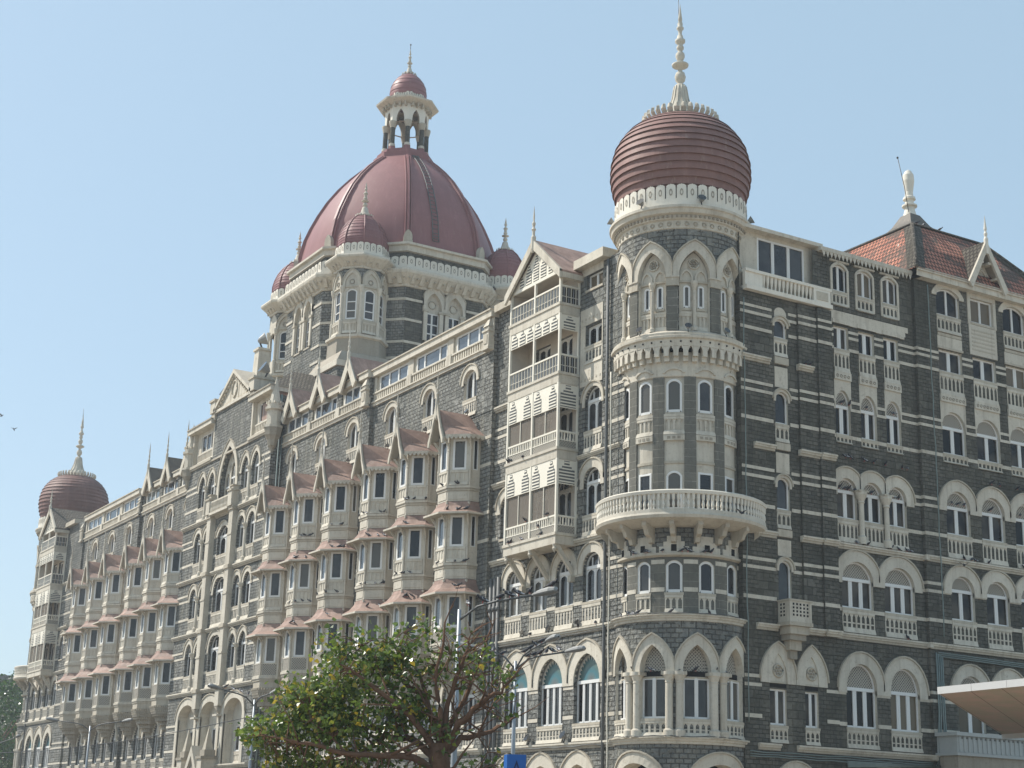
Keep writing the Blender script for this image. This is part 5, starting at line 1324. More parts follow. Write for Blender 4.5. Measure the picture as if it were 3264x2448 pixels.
# stepped base of the drum on the roof
bs = MB(); bs.wbox(DX-9.6, DX+9.6, DY-9.6, DY+9.6, 33.7, 38.4, 'stone'); bs.wbox(DX-9.8, DX+9.8, DY-9.8, DY+9.8, 38.4, 38.75, 'cream'); bs.wbox(DX-9.2, DX+9.2, DY-9.2, DY+9.2, 38.751, 39.6, 'cream2')
for sx, sy in ((1, -1), (-1, -1), (1, 1)):
    x, y = DX+7.3*sx, DY+7.3*sy; bs.wbox(x-2.9, x+2.9, y-2.9, y+2.9, 36, 39.0, 'stone'); bs.wbox(x-3.1, x+3.1, y-3.1, y+3.1, 39.001, 39.5, 'cream'); bs.hexa([(x-3.0, y-3.0, 39.501), (x+3.0, y-3.0, 39.501), (x+3.0, y+3.0, 39.501), (x-3.0, y+3.0, 39.501), (x-2.4, y-2.4, 40.5), (x+2.4, y-2.4, 40.5), (x+2.4, y+2.4, 40.5), (x-2.4, y+2.4, 40.5)], 'grime')
bs.build('drum_base', H)
for x in (-36.5, -27.8, -20.2, -29.5):   # little white roof vents along the flat roof
    v = MB(); v.hexa([(x-.7, -1.6, 34.2), (x+.7, -1.6, 34.2), (x+.7, 0, 34.2), (x-.7, 0, 34.2), (x-.3, -1.1, 36.1), (x+.3, -1.1, 36.1), (x+.3, -.5, 36.1), (x-.3, -.5, 36.1)], 'white'); v.build('roof_vent', H)

# ============ shaded side front
w = MB(); bd = w; lg = MB()
TW = ((8.4, 9.5), (10.3, 11.5), (12.25, 13.4)); RW = ((16.5, 18.42), (19.35, 21.3), (22.2, 24.1))
fT = fS; fR = Flat(XS+.22, 0, 0, 1); SL = (3.98, 4.86)
S0, S1 = 1.58, 5.62; TS0, TS1 = 8.0, 14.72; RS1 = 27.5
# slot bay
pin_ops = {ZD: [(3.25, 4.37, 7.95, 9.8, 0, 'rect')], ZC: [(*SL, 14.2, 16.2, .42, 'rd')], ZB: [(*SL, 19.4, 20.75, .42, 'rd')], ZA: [(*SL, 24.2, 25.6, .42, 'rd')], ZT: [(*SL, 29.15, 29.95, .3, 'seg')]}
lev = [ZD, ZC, ZB, ZA, ZT, 31.3]
for z0, z1 in zip(lev, lev[1:]):
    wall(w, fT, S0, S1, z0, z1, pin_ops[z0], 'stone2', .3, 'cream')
    op = pin_ops[z0][0]
    if z0 > ZD:
        window('slot_window', H, fT, *op[:6], n=1, d=.2, apron=z0+.25 if z0 > ZC else None, trim=.13, transom=99, t=.08)
        if z0 < ZT: s_ = MB(); s_.box(fT, SL[0]-.02, SL[1]+.02, -.1, .03, op[3]+op[4]+.25, z1-.35, 'cream'); s_.box(fT, SL[0]-.05, SL[1]+.05, -.1, .12, z1-.2, z1+.2, 'cream2'); s_.build('slot_panel', H)
        else: s_ = MB(); fill(s_, fT, [(SL[0], 30.35)]+arc(*SL, 30.55, .4, 'rd')+[(SL[1], 30.35)], .03, 'cream'); s_.build('slot_panel', H)
wall(w, fT, S1, 8.0, ZD, ZC, [(5.4+.25, 6.55, 7.95, 9.8, 0, 'rect')], 'stone2', .3, 'cream')
for a, b in ((3.25, 4.37), (5.65, 6.55)):
    window('casement_window', H, fT, a, b, 7.95, 9.8, n=2, d=.22, apron=ZD+.05, xrow=True, glass='glassd')
    c = (a+b)/2; t = MB(); archband(t, fT, a-.02, b+.02, 10.1, 10.35, 1.3, 'pt', .6, -.1, .08, 'cream', 5.01 if c > 4.9 else -9, 5.01 if c < 4.9 else 99, k=.95)
    t.box(fT, a, b, -.1, .05, 10.1, 10.2, 'cream2'); fill(t, fT, [(a-.05, 10.2)]+arc(a-.05, b+.05, 10.35, 1.36, 'pt')+[(b+.05, 10.2)], .01, 'cream')
    q = fT.P(c, .03, 10.85); t.tube([tuple(Vector(fT.P(c+.32*cos(j*pi/8), .04, 10.75+.32*sin(j*pi/8)))) for j in range(17)], .06, 'cream2', 5)
    for j in range(7): rr = .17 if j else 0; t.ball(fT.P(c+rr*cos(j*pi/3), .03, 10.75+rr*sin(j*pi/3)), .07, 'grime', 6, 4)
    t.box(fT, a, b, .0, .01, 9.88, 10.06, 'dark'); t.build('pointed_arch', H)
w.face([(2.3, S0, 0), (XS, S0, 0), (XS, S0, 35), (2.3, S0, 35)], 'stone2')
pil1 = Flat(XS+.16, 0, 0, 1); pil2 = Flat(XS+.3, 0, 0, 1)
wall(w, pil1, 5.62, 6.95, ZC, 31.4, [], 'stone2'); wall(w, pil2, 6.95, 8.0, ZC, 31.4, [], 'stone2'); wall(w, fT, S0, 8.0, 31.3, 31.6, [], 'stone2')
for x0_, x1_, y in ((XS, XS+.16, 5.62), (XS+.16, XS+.3, 6.95)): w.face([(x0_, y, ZC), (x1_, y, ZC), (x1_, y, 31.4), (x0_, y, 31.4)], 'stone2')
w.face([(XS+.3, 8, ZC), (XS, 8, ZC), (XS, 8, 31.4), (XS+.3, 8, 31.4)], 'stone2')
def opsT(zf):
    if zf == ZD: return [(8.55, 10.75, 8.15, 10.2, 1.35, 'rd'), (11.75, 13.95, 8.15, 10.2, 1.35, 'rd')]
    if zf == ZC: return [(8.45, 10.75, 14.55, 16.15, 1.0, 'seg'), (11.6, 13.9, 14.55, 16.15, 1.0, 'seg')]
    if zf == ZB: return [(a, b, 19.5, 21.05, .75, 'rd') for a, b in ((8.3, 9.75), (10.2, 11.65), (12.1, 13.55))]
    if zf == ZA: return [(a, b, 24.3, 25.95, .95, 'rd') for a, b in TW]
    if zf == ZT: return [(a, b, 29.35, 30.7, 0, 'rect') for a, b in TW]
def opsR(zf):
    if zf == ZD: return [(a+.1, b-.1, 8.15, 10.35, 1.15, 'rd') for a, b in ((16.6, 18.9), (19.7, 22.0), (22.8, 25.1))]
    if zf == ZC: return [(a+.05, b, 14.6, 16.3, .85, 'seg') for a, b in RW]
    if zf == ZB: return [(a, b, 19.55, 21.15, 1.0, 'pt') for a, b in RW]
    if zf == ZA: return [(a, b, 24.35, 25.95, 1.0, 'rd') for a, b in RW]
    if zf == ZT: return [(a, b, 29.4, 30.75, 0, 'rect') for a, b in RW]
for fr, u0, u1, fo in ((fT, TS0, TS1, opsT), (fR, TS1, RS1, opsR)):
    for z0, z1 in zip(lev, lev[1:]):
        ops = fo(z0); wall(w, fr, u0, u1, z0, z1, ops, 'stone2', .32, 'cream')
        half = (ops[1][0]-ops[0][1])/2
        for i, op in enumerate(ops):
            a, b, zb, zs, ri, kd = op; c = (a+b)/2; low = z0 < ZA-.1; w_ = b-a
            lo, hi = (a-half if i else -99), (b+half if i < len(ops)-1 else 99)
            n = 3 if (w_ > 2.1 and fr is fT) else 2
            window('casement_window', H, fr, a, b, zb, zs, ri, kd, n=n, d=.26, trim=(.58 if low else None) if ri else None, apron=z0+.06 if low else z0+.9 if z0 == ZA else z0+.15, tymp='jali' if ri else None,
                   glass='glassd', lo=lo, hi=hi, zf=zs-.25, xrow=z0 < ZB-.1, mw=.26, hood=low, skew=1.05)
            if z0 == ZA:    # cream column up to the next window
                s_ = MB(); fill(s_, fr, [(a-.05, zs)]+[(a-.05, 28.6)]+[(b+.05, 28.6)]+[(b+.05, zs)], .012, 'cream') if False else None
                o_ = [(u, z) for u, z in contour(a, b, zs-.1, zs, ri, 'rd')]; 
                for (p, q), (p2, q2) in zip(o_[1:-1], o_[2:-1]): s_.strip(fr, p, p2, (q, 27.5), (q2, 27.5), 'cream', .015)
                for u_ in (a-.08, b): s_.box(fr, u_, u_+.08, -.05, .02, zs-.1, 27.5, 'cream')
                s_.box(fr, a-.08, b+.08, -.05, .10, 27.5, 27.95, 'cream'); n_ = max(4, int(w_/.27))
                for j in range(n_): u = a+w_*(j+.5)/n_; q = fr.P(u, .11, 27.72); s_.tube([tuple(Vector(fr.P(u+.08*cos(k*pi/4), .105, 27.72+.08*sin(k*pi/4)))) for k in range(9)], .028, 'grime', 4)
                s_.build('cream_column', H)
            if z0 == ZA or z0 == ZT: pass
        if fr is fT and z0 == ZB:
            t = MB()
            for u in (9.975, 11.875):
                q = fr.P(u, .12, 0); t.lathe(q[0], q[1], [(.24, 18.15), (.24, 18.55), (.16, 18.65), (.15, 20.45), (.2, 20.5), (.18, 20.6), (.34, 20.95), (.34, 21.1)], 'cream', 12); t.box(fr, u-.36, u+.36, -.1, .4, 21.1, 21.2, 'cream2')
            t.build('column', H)
        bands(bd, fr, u0+.01, u1, z0, [(a-.02, b+.02, zb-1.5, zs+ri+(.62 if z0 < ZA-.1 else 1)) for a, b, zb, zs, ri, kd in ops], ((1.2, .2), (2.85, .17), (3.3, .17)), m='cream') if z0 < ZT else bands(bd, fr, u0+.01, u1, z0, [(a-.02, b+.02, zb-1.5, 31.7) for a, b, zb, zs, ri, kd in ops], ((1.5, .18), (2.25, .16), (2.6, .16)))
        if fr is fT and z0 == ZD or z0 < ZA: ledge(None, fr, u0, u1, z0)
for z0 in lev[:-1]:
    ops = [(SL[0]-.16, SL[1]+.16, 0, 40)] if z0 > ZD else [(2.7, 7.1, 7, 9.9+2)]
    bands(bd, fT, S0, 5.62, z0, ops, ((1.25, .2), (2.85, .17), (3.3, .17)) if z0 < ZT else ((1.5, .18), (2.4, .16), (2.8, .16)))
    if z0 > ZD:
        bands(bd, pil1, 5.62, 6.95, z0, (), ((1.25, .2), (2.85, .17), (3.3, .17)) if z0 < ZT else ((1.5, .18), (2.4, .16), (2.8, .16))); bands(bd, pil2, 6.95, 8.0, z0, (), ((1.25, .2), (2.85, .17), (3.3, .17)) if z0 < ZT else ((1.5, .18), (2.4, .16), (2.8, .16)))
    else: bands(bd, fT, 7.15, 8, z0, (), ((1.25, .2), (2.85, .17)))
    if z0 < ZT: ledge(None, fT, 2.4, 3.85, z0); ledge(None, fT if z0 == ZD else pil1, 5.0 if z0 == ZD else 5.5, 8.0 if z0 == ZD else 6.95, z0); 
    if ZD < z0 < ZT: ledge(None, pil2, 6.95, 8.0, z0)
ledge(None, fT, 1.6, 3.6, ZT); ledge(None, pil1, 5.5, 6.6, ZT)
# ground storey with round arches
g0 = [(4.9-1.05, 4.9+1.05, .1, 4.6, 1.0, 'rd'), (11.4-.9, 11.4+.9, .1, 4.9, .9, 'pt')]
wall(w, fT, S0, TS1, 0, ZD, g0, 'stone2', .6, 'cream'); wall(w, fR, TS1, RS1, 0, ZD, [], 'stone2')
t = MB()
for a, b, zb, zs, ri, kd in g0: archband(t, fT, a, b, .1, zs, ri, kd, .48, -.1, .07, 'cream')
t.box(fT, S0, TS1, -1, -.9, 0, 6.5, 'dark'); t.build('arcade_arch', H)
w.face([(XS, TS1, 0), (XS+.22, TS1, 0), (XS+.22, TS1, 35), (XS, TS1, 35)], 'stone2')
for z0 in lev[:-1]:
    for dz in ((1.2, 2.85, 3.3) if z0 < ZT else (1.5, 2.25, 2.6)): bd.wbox(XS, XS+.245, TS1-.02, TS1+.05, z0+dz, z0+dz+.18, 'cream')
    lg.wbox(XS, XS+.4, TS1-.15, TS1+.1, z0-.3, z0, 'cream') if z0 < ZA else None
# attic of the side front
ga = [(3.15, 6.6, 32.75, 35.0, 0, 'rect')]; bk = Flat(XS-.35, 0, 0, 1)
wall(w, bk, 1.9, 7.6, 31.6, 35.2, ga, 'cream', .2)
window('glazed_attic', H, bk, 3.15, 6.6, 32.75, 35.0, n=3, d=.1, t=.11, glass='glass', mw=.2)
b_ = MB(); b_.box(fT, 1.8, 8.1, -.3, .35, 31.5, 31.75, 'white'); b_.box(fT, 1.8, 8.1, -.1, .3, 32.55, 32.72, 'white'); b_.box(fT, 1.8, 3.05, 0, .22, 31.75, 32.55, 'white'); b_.box(fT, 6.75, 8.0, 0, .28, 31.75, 32.56, 'white'); b_.box(fT, 6.95, 7.8, .28, .31, 31.9, 32.4, 'cream2')
for i in range(13): u = 3.05+3.7*(i+.5)/13; q = fT.P(u, .12, 0); b_.lathe(q[0], q[1], [(.06, 31.75), (.05, 31.95), (.1, 32.25), (.12, 32.55)], 'white', 6)
b_.build('balustrade', H)
rf = MB(); rf.box(fT, 1.75, 7.6, -4, .2, 35.2, 35.42, 'cream'); rf.box(fT, 6.7, 7.9, -4, .24, 34.6, 35.5, 'stone2') if False else None; rf.build('roof_edge', H)
at = [(a, b, 32.85, 34.2, .28, 'seg') for a, b in ((8.4, 9.5), (10.3, 11.5), (12.3, 13.45))]
wall(w, fT, 6.9, TS1, 31.3, 35.0, at, 'stone2', .25, 'cream')
for op in at:
    window('casement_window', H, fT, *op[:6], n=2, d=.2, trim=.14, apron=31.95, zf=32.9, glass='glassd', mw=.16, hood=False); c = (op[0]+op[1])/2
    t = MB(); t.box(fT, op[0]-.18, op[1]+.18, -.05, .1, 34.62, 34.72, 'cream'); t.box(fT, op[0]-.15, op[0]-.01, -.05, .05, 32.0, 34.2, 'cream'); t.box(fT, op[1]+.01, op[1]+.15, -.05, .05, 32.0, 34.2, 'cream'); t.build('window_surround', H)
hb = MB(); hb.box(fT, 7.7, 14.0, -.05, .05, 31.02, 31.62, 'cream'); hb.box(fT, 7.8, 13.9, -.05, .06, 30.86, 31.019, 'cream')
for u in (7.75, 13.95): hb.box(fT, u-.28, u+.28, -.05, .04, 31.3, 31.63, 'cream')
for a, b in TW: hb.box(fT, a-.12, b+.12, -.05, .1, 30.86, 31.1, 'cream')
hb.build('lintel_band', H)
sc = MB(); sc.box(fT, 7.3, 14.5, -1, .35, 34.98, 35.22, 'cream')
for i in range(24):
    a = 7.4+i*.295; sc.face([fT.P(a, .33, 35.0), fT.P(a+.295, .33, 35.0), fT.P(a+.147, .33, 34.6)], 'cream')
sc.build('scalloped_fascia', H)
ra = [(RW[0][0], RW[0][1], 32.95, 34.3, .38, 'seg'), (RW[1][0], RW[1][1], 33.0, 34.55, 0, 'rect'), (RW[2][0], RW[2][1], 32.95, 34.3, .38, 'seg')]
wall(w, fR, TS1, RS1, 31.3, 35.2, ra, 'stone2', .3, 'cream')
for i, op in enumerate(ra):
    window('casement_window', H, fR, *op[:6], n=2, d=.22, trim=.38 if i != 1 else None, apron=31.85 if i != 1 else None, zf=34.15, glass='glassd', mw=.14, hood=False)
    t = MB(); a, b = op[:2]
    if i != 1: t.box(fR, a-.06, b+.06, -.05, .03, 30.9, 31.6, 'cream'); t.box(fR, a-.1, b+.1, -.05, .08, 30.8, 30.93, 'cream2'); t.box(fR, a-.02, b+.02, -.02, .05, 31.62, 31.8, 'cream2')
    else:
        t.box(fR, a-.2, b+.2, -.05, .04, 30.9, 32.84, 'cream')
        for k in range(6): t.box(fR, a, b, .04, .055, 31.2+k*.25, 31.3+k*.25, 'cream2')
        t.box(fR, a-.25, a-.001, -.05, .06, 32.84, 35.2, 'cream'); t.box(fR, b+.001, b+.25, -.05, .06, 32.84, 35.2, 'cream'); t.box(fR, a, b, -.05, .06, 34.56, 35.2, 'cream'); t.box(fR, a-.22, a-.0, -.05, .05, 23, 30.89, 'cream') if False else None
    t.build('window_surround', H)
w.build('side_wall', H); lg.build('string_course', H)
# corner oriel balcony on corbels
o_ = MB(); o_.box(fT, 3.85, 5.45, 0, 1.0, ZC-.08, ZC+.12, 'cream2'); o_.box(fT, 3.9, 5.4, 0, .95, ZC+.121, ZC+1.2, 'cream'); o_.box(fT, 3.85, 5.45, 0, 1.0, ZC+1.201, ZC+1.3, 'cream2')
fl_ = Flat(XS, 3.9, 1, 0); fr_ = Flat(XS+.95, 3.9, 0, 1)
for f_, l_ in ((fr_, 1.5), (Flat(XS, 3.9, 1, 0), .95)):
    for i in range(int(l_/.24)-1):
        for j in range(4): u = .2+i*.24; o_.box(f_, u, u+.11, .0, .012, ZC+.42+j*.19, ZC+.53+j*.19, 'dark')
for k, (a, b, dd, z0, z1) in enumerate(((4.0, 5.3, .85, ZC-.5, ZC-.09), (4.1, 5.2, .72, ZC-.8, ZC-.501), (4.25, 5.05, .5, ZC-1.3, ZC-.801), (4.42, 4.92, .3, ZC-1.75, ZC-1.301))): o_.box(fT, a, b, 0, dd, z0, z1, 'grime' if k % 2 else 'cream2')
o_.build('corner_balcony', H)
# big tiled pavilion roof, concave cap and finial
ex0, ex1, ey0, ey1, ez = -8.3, 4.15, 14.35, 26.7, 35.3; cx_, cy_ = -2.2, 20.5
tr = MB()
def sq(f, z): return [(cx_+(x-cx_)*f, cy_+(y-cy_)*f, z) for x, y in ((ex1, ey0), (ex1, ey1), (ex0, ey1), (ex0, ey0))]
prof = [(1.0, ez), (.9, 36.3), (.78, 37.5), (.62, 38.8), (.5, 39.75)]
rs = [sq(f, z) for f, z in prof]
for A, B_ in zip(rs, rs[1:]):
    for i in range(4): tr.face([A[i], A[(i+1) % 4], B_[(i+1) % 4], B_[i]], 'tile')
tr.build('tiled_roof', H)
hp = MB()
for i in range(4):   # darker hip tiles
    for (f, z), (g2, z2) in zip(prof, prof[1:]):
        a, b = Vector(sq(f, z)[i]), Vector(sq(g2, z2)[i])
        for nb_, sgn in (((i+1) % 4, 1), ((i-1) % 4, 1)):
            d0 = (Vector(sq(f, z)[nb_])-a).normalized()*.75; d1 = (Vector(sq(g2, z2)[nb_])-b).normalized()*.75; u_ = Vector((0, 0, .05))
            hp.face([a+u_, a+d0+u_, b+d1+u_, b+u_], 'tiledk')
    hp.tube([tuple(Vector(sq(f, z)[i])+Vector((0, 0, .06))) for f, z in prof], .13, 'tiledk', 6)
hp.build('hip_tiles', H)
cp = MB(); pf = [(.5, 39.75), (.36, 40.05), (.24, 40.6), (.14, 41.3), (.07, 42.1)]; rs = [sq(f, z) for f, z in pf]
for A, B_ in zip(rs, rs[1:]):
    for i in range(4): cp.face([A[i], A[(i+1) % 4], B_[(i+1) % 4], B_[i]], 'slate')
for i in range(4): cp.tube([sq(.5, 39.8)[i], sq(.5, 39.8)[(i+1) % 4]], .1, 'tiledk', 5)
cp.build('concave_cap', H)
fi = MB(); fi.lathe(cx_, cy_, [(.48, 42.0), (.34, 42.5), (.34, 42.7), (.5, 42.75), (.5, 42.85), (.3, 42.95), (.28, 43.2), (.42, 43.25), (.4, 43.4), (.28, 43.5), (.26, 43.8), (.38, 44.6), (.36, 45.0), (.2, 45.3), (0, 45.42)], 'white', 14); fi.build('finial', H)
rd = MB(); rd.tube([(cx_+.3, cy_-.4, 42.2), (cx_+.2, cy_-.6, 44), (cx_+.1, cy_-1.0, 46.0)], .03, 'black', 4); rd.ball((cx_+.1, cy_-1, 46), .08, 'black', 5, 4); rd.tube([(cx_+2.0, cy_-2.7, 40), (cx_+3.2, cy_-4.4, 38), (cx_+4.6, cy_-5.0, 36.5), (cx_+5.6, cy_-5.6, 35.4)], .04, 'post', 4); rd.build('lightning_rod', H)
k = MB()
for s_ in (-.25, .25): k.tube([fP.P(PX1-.2+s_-.6, -7.5, 36), fP.P(PX1-2.4+s_, -9.5, 43.2)], .05, 'post', 4)
for i in range(16): t_ = i/15; k.tube([fP.P(PX1-.8-1.6*t_+q_, -7.5-2*t_, 36+7.2*t_) for q_ in (-.25, .25)], .035, 'post', 4)
k.build('roof_ladder', H)
rr = random.Random(9)
for z_, r_ in ((ZD+.04, 3.88), (ZC+.05, 3.86)):
    k = MB(); k.tube([(r_*cos(R(d)), r_*sin(R(d)), z_+.02+rr.uniform(-.03, .05)) for d in range(-130, 20, 6)], .022, 'pipe', 4); k.build('cable', H)
for u0_, u1_, z_, w_ in ((-14.6, -2.4, ZD-.2, .25), (-14.6, -2.4, ZC-.3, .2)):
    k = MB(); k.tube([fB.P(u0_+(u1_-u0_)*i/14, w_, z_+rr.uniform(-.07, .05)) for i in range(15)], .022, 'pipe', 4); k.build('cable', H)
for k_ in range(3):
    k = MB(); k.tube([fT.P(1.8+i*.9, .12+(.25 if i > 6 else 0), 6.55-.12*k_+rr.uniform(-.03, .03)) for i in range(15)], .03, 'pipeg', 4); k.build('cable', H)
gt = MB(); gt.box(fR, 14.5, 26.6, -.4, .5, 34.85, 35.2, 'cream'); gt.box(fR, 14.5, 26.6, -.4, .6, 35.201, 35.4, 'cream'); gt.box(Flat(-8, 14.5, 1, 0), 0, 12, -.4, .0, 34.85, 35.38, 'cream'); gt.build('roof_edge', H)
G = MB(); c = 20.35; ya = .75; ap = 38.2; hw = 1.6; e = 35.3
for s in (-1, 1):
    p = [(c, ap+.1), (c+s*(hw+.1), e-.02), (c+s*(hw-.2), e-.35), (c, ap-.55)]; A = [fR.P(u, ya, z) for u, z in p]; B_ = [fR.P(u, ya-.16, z) for u, z in p]
    G.add(A+B_, [(0, 1, 2, 3), (7, 6, 5, 4), (0, 4, 5, 1), (1, 5, 6, 2), (2, 6, 7, 3)], 'cream')
    G.face([fR.P(c, ya-.1, ap-.1), fR.P(c+s*hw, ya-.1, e), fR.P(c+s*hw, -.2, e), fR.P(c, -.2, ap-.1)], 'cream2')
    for k in (.25, .6): zz = ap-.5-(ap-e-.3)*k; G.box(fR, c+s*(hw*k)-.2, c+s*(hw*k)+.2, .06, .6, zz-.25, zz-.1, 'cream')
fill(G, fR, [(c-1.2, 35.2), (c-1.2, 35.5), (c, 37.6), (c+1.2, 35.5), (c+1.2, 35.2)], .05, 'cream')
G.tube([tuple(Vector(fR.P(c+.5*cos(j*pi/8), .08, 36.0+.55*sin(j*pi/8)))) for j in range(17)], .08, 'cream2', 6); fill(G, fR, [(c-.4, 36.0)]+arc(c-.4, c+.4, 36.0, .42, 'rd')+[(c+.4, 36.0)], .07, 'grime')
dg = G.build('dormer_gable', H)
r_ = MB()
for s in (-1, 1): r_.face([fR.P(c, ya-.08, ap+.08), fR.P(c+s*hw, ya-.08, e+.08), fR.P(c+s*hw, -1.2, e+.08), fR.P(c, -3.6, ap+.08)], 'tiledk')
r_.build('roof', dg)
f_ = MB(); q = fR.P(c, ya-.06, 0); f_.lathe(q[0], q[1], [(.12, 37.4), (.14, 38.4), (.08, 38.55), (.12, 38.75), (.06, 38.9), (.1, 39.05), (.0, 40.0)], 'white', 8); f_.build('finial', dg)
# porch block with balustraded top at the far right
pb = MB(); pb.wbox(XS+.2, 5.0, 14.9, 40, 0, 6.95, 'grime'); pb.wbox(XS+.2, 5.15, 14.75, 40, 6.951, 7.1, 'palegrey'); pb.wbox(XS+.2, 5.0, 14.9, 40, 7.11, 8.0, 'palegrey'); pb.wbox(XS+.2, 5.15, 14.75, 40, 8.001, 8.2, 'palegrey')
fp = Flat(5.0, 0, 0, 1)
for i in range(30): u = 15.1+i*.36; pb.box(fp, u-.08, u+.08, 0, .05, 7.15, 7.98, 'palegrey'); pb.face([fp.P(u+.1, .02, 7.85), fp.P(u+.26, .02, 7.85), fp.P(u+.18, .02, 7.98)], 'pipe')
pb.build('porch', H)
# pipes down the side front
pp = MB()
for k, u in enumerate((15.05, 15.2, 15.36, 15.5)):
    pp.tube([fR.P(u, .12, 12.6-.05*k), fR.P(u, .12, 9.2), fR.P(u-.1*(k < 2), .14, 8.3), fR.P(u-.12*(k < 2), .14, 6.9), fR.P(u-.5, .2, 6.35), fR.P(8, .34, 6.3-.08*k)], .05, 'pipeg', 5)
for k in range(3): pp.tube([fR.P(15.2, .14, 12.62-.1*k), fR.P(26, .14, 12.45-.1*k)], .04, 'pipeg', 4)
pp.build('cable_conduit', H)
pp = MB(); rr = random.Random(3); pts = [fR.P(15.55+rr.uniform(-.04, .04), .3, 34.5-i*1.0) for i in range(22)]; pp.tube(pts, .035, 'pipeg', 5); pp.build('cable', H)
pp = MB(); pts = [fT.P(1.75+rr.uniform(-.04, .04), .12, 31-i*1.0) for i in range(24)]; pp.tube(pts, .03, 'pipeg', 5); pp.build('cable', H)
pp = MB(); pts = [fB.P(-1.75+rr.uniform(-.04, .04), .3, 27-i*1.0) for i in range(27)]; pp.tube(pts, .04, 'post', 5); pp.build('cable', H)

# ---------------------------------------------------------------- canopy at the right
cv = thing('entrance_canopy', 'slanting porch canopy with white fascia and stained pinkish soffit', 'canopy', (14, 10, 0))
def local(o, pts): return [tuple(Vector(p)-o.location) for p in pts]
A_, B2_, C2_, D2_ = (13.6, 4.8, 9.0), (34, 5.5, 9.25), (28, 16.2, 8.2), (7.6, 15.5, 8.0)
k = MB(); q = local(cv, [A_, B2_, C2_, D2_]); k.hexa([(x, y, z) for x, y, z in q]+[(x, y, z+.2) for x, y, z in q], 'canopy'); k.build('soffit', cv)
k = MB()
for p, q_, h in ((A_, B2_, .3), (D2_, C2_, .1)):
    P_, Q_ = Vector(p)-cv.location, Vector(q_)-cv.location; t_ = (Q_-P_).normalized(); nn = Vector((t_.y, -t_.x, 0))*.08*(1 if p == A_ else -1)
    L_ = (Q_-P_).length; n = int(L_/1.9)
    for i in range(n):
        a, b = P_+t_*(L_*i/n+.01), P_+t_*(L_*(i+1)/n-.01); z0 = Vector((0, 0, -.03 if p == A_ else -.26)); z1 = Vector((0, 0, h))
        k.hexa([tuple(v) for v in (a+z0, b+z0, b+nn+z0, a+nn+z0, a+z1, b+z1, b+nn+z1, a+nn+z1)], 'fascia')
k.build('fascia', cv)
for x, y in ((26, 7), (25, 14.5)):
    k = MB(); k.tube(local(cv, [(x, y, 0), (x, y, 8.5)]), .18, 'steel', 10); k.build('post', cv)

# ---------------------------------------------------------------- street lamps
def street_lamp(label, x, y, h, arms, r=.085):
    t = thing('street_lamp', label, 'street lamp', (x, y, 0), 'street lamps along the sea road')
    p = MB(); p.tube([(0, 0, 0), (0, 0, .9), (0, 0, 1.0), (0, 0, h*.55), (0, 0, h)], [r*1.9, r*1.7, r*1.35, r*1.1, r*.72], 'steel', 10); p.build('pole', t)
    for dx, dy, dz in arms:
        a = MB(); L = hypot(dx, dy); ux, uy = dx/L, dy/L
        a.tube([(0, 0, h-.35), (ux*L*.25, uy*L*.25, h-.05+dz*.35), (ux*L*.5, uy*L*.5, h+dz*.62), (dx, dy, h+dz)], .04, 'pipe', 6); a.build('arm', t)
        hd = MB(); e = Vector((dx, dy, h+dz)); d = Vector((ux, uy, .12)).normalized(); sd = Vector((-uy, ux, 0)); upv = d.cross(sd)*-1
        rings = []
        for s_, w_, hh in ((0, .06, .05), (.12, .11, .1), (.4, .17, .15), (.7, .2, .17), (.92, .16, .13), (1.0, .04, .04)):
            c_ = e+d*(s_*.95-.05); rings.append([tuple(c_+sd*w_*cos(j*pi/6)+Vector((0, 0, 1))*(hh if sin(j*pi/6) > 0 else hh*.55)*sin(j*pi/6)) for j in range(12)])
        for R1_, R2_ in zip(rings, rings[1:]):
            for j in range(12): hd.face([R1_[j], R1_[(j+1) % 12], R2_[(j+1) % 12], R2_[j]], 'lampgrey')
        hd.build('lamp_head', t)
    return t
street_lamp('tall pole with one long arm rising out of the leafy tree', 22.5, -26.0, 9.0, ((2.5, 1.3, .32),))
street_lamp('pole with three spread arms above the blue sign', 10.8, -16.75, 9.0, ((2.1, 1.15, .3), (2.4, 0, .6), (-1.4, -1.25, .6)))
street_lamp('pole just left of the leafy tree before the three great arches', -16.66, -17.17, 9.0, ((.9, -2.4, .35), (1.5, .3, .25)))
street_lamp('two armed pole standing before the far wing of bay windows', -48.45, -16.94, 9.0, ((-1.0, -2.1, .3), (2.4, 1.6, .3)))
street_lamp('furthest pole, its single arm crossing the far corner tower', -82, -16.0, 8.7, ((9.0, 0, .5),), .08)

# ---------------------------------------------------------------- overhead wire
k = MB(); pts = []
P0, P1 = Vector((-16.66, -17.17, 8.1)), Vector((-82, -16.0, 8.2))
for i in range(17): t_ = i/16; p = P0.lerp(P1, t_); pts.append((p.x, p.y, p.z-.5*4*t_*(1-t_)))
k.tube(pts, .022, 'black', 4); tag(k.build('overhead_wire'), 'thin overhead wire strung between the far street lamps', 'wire')

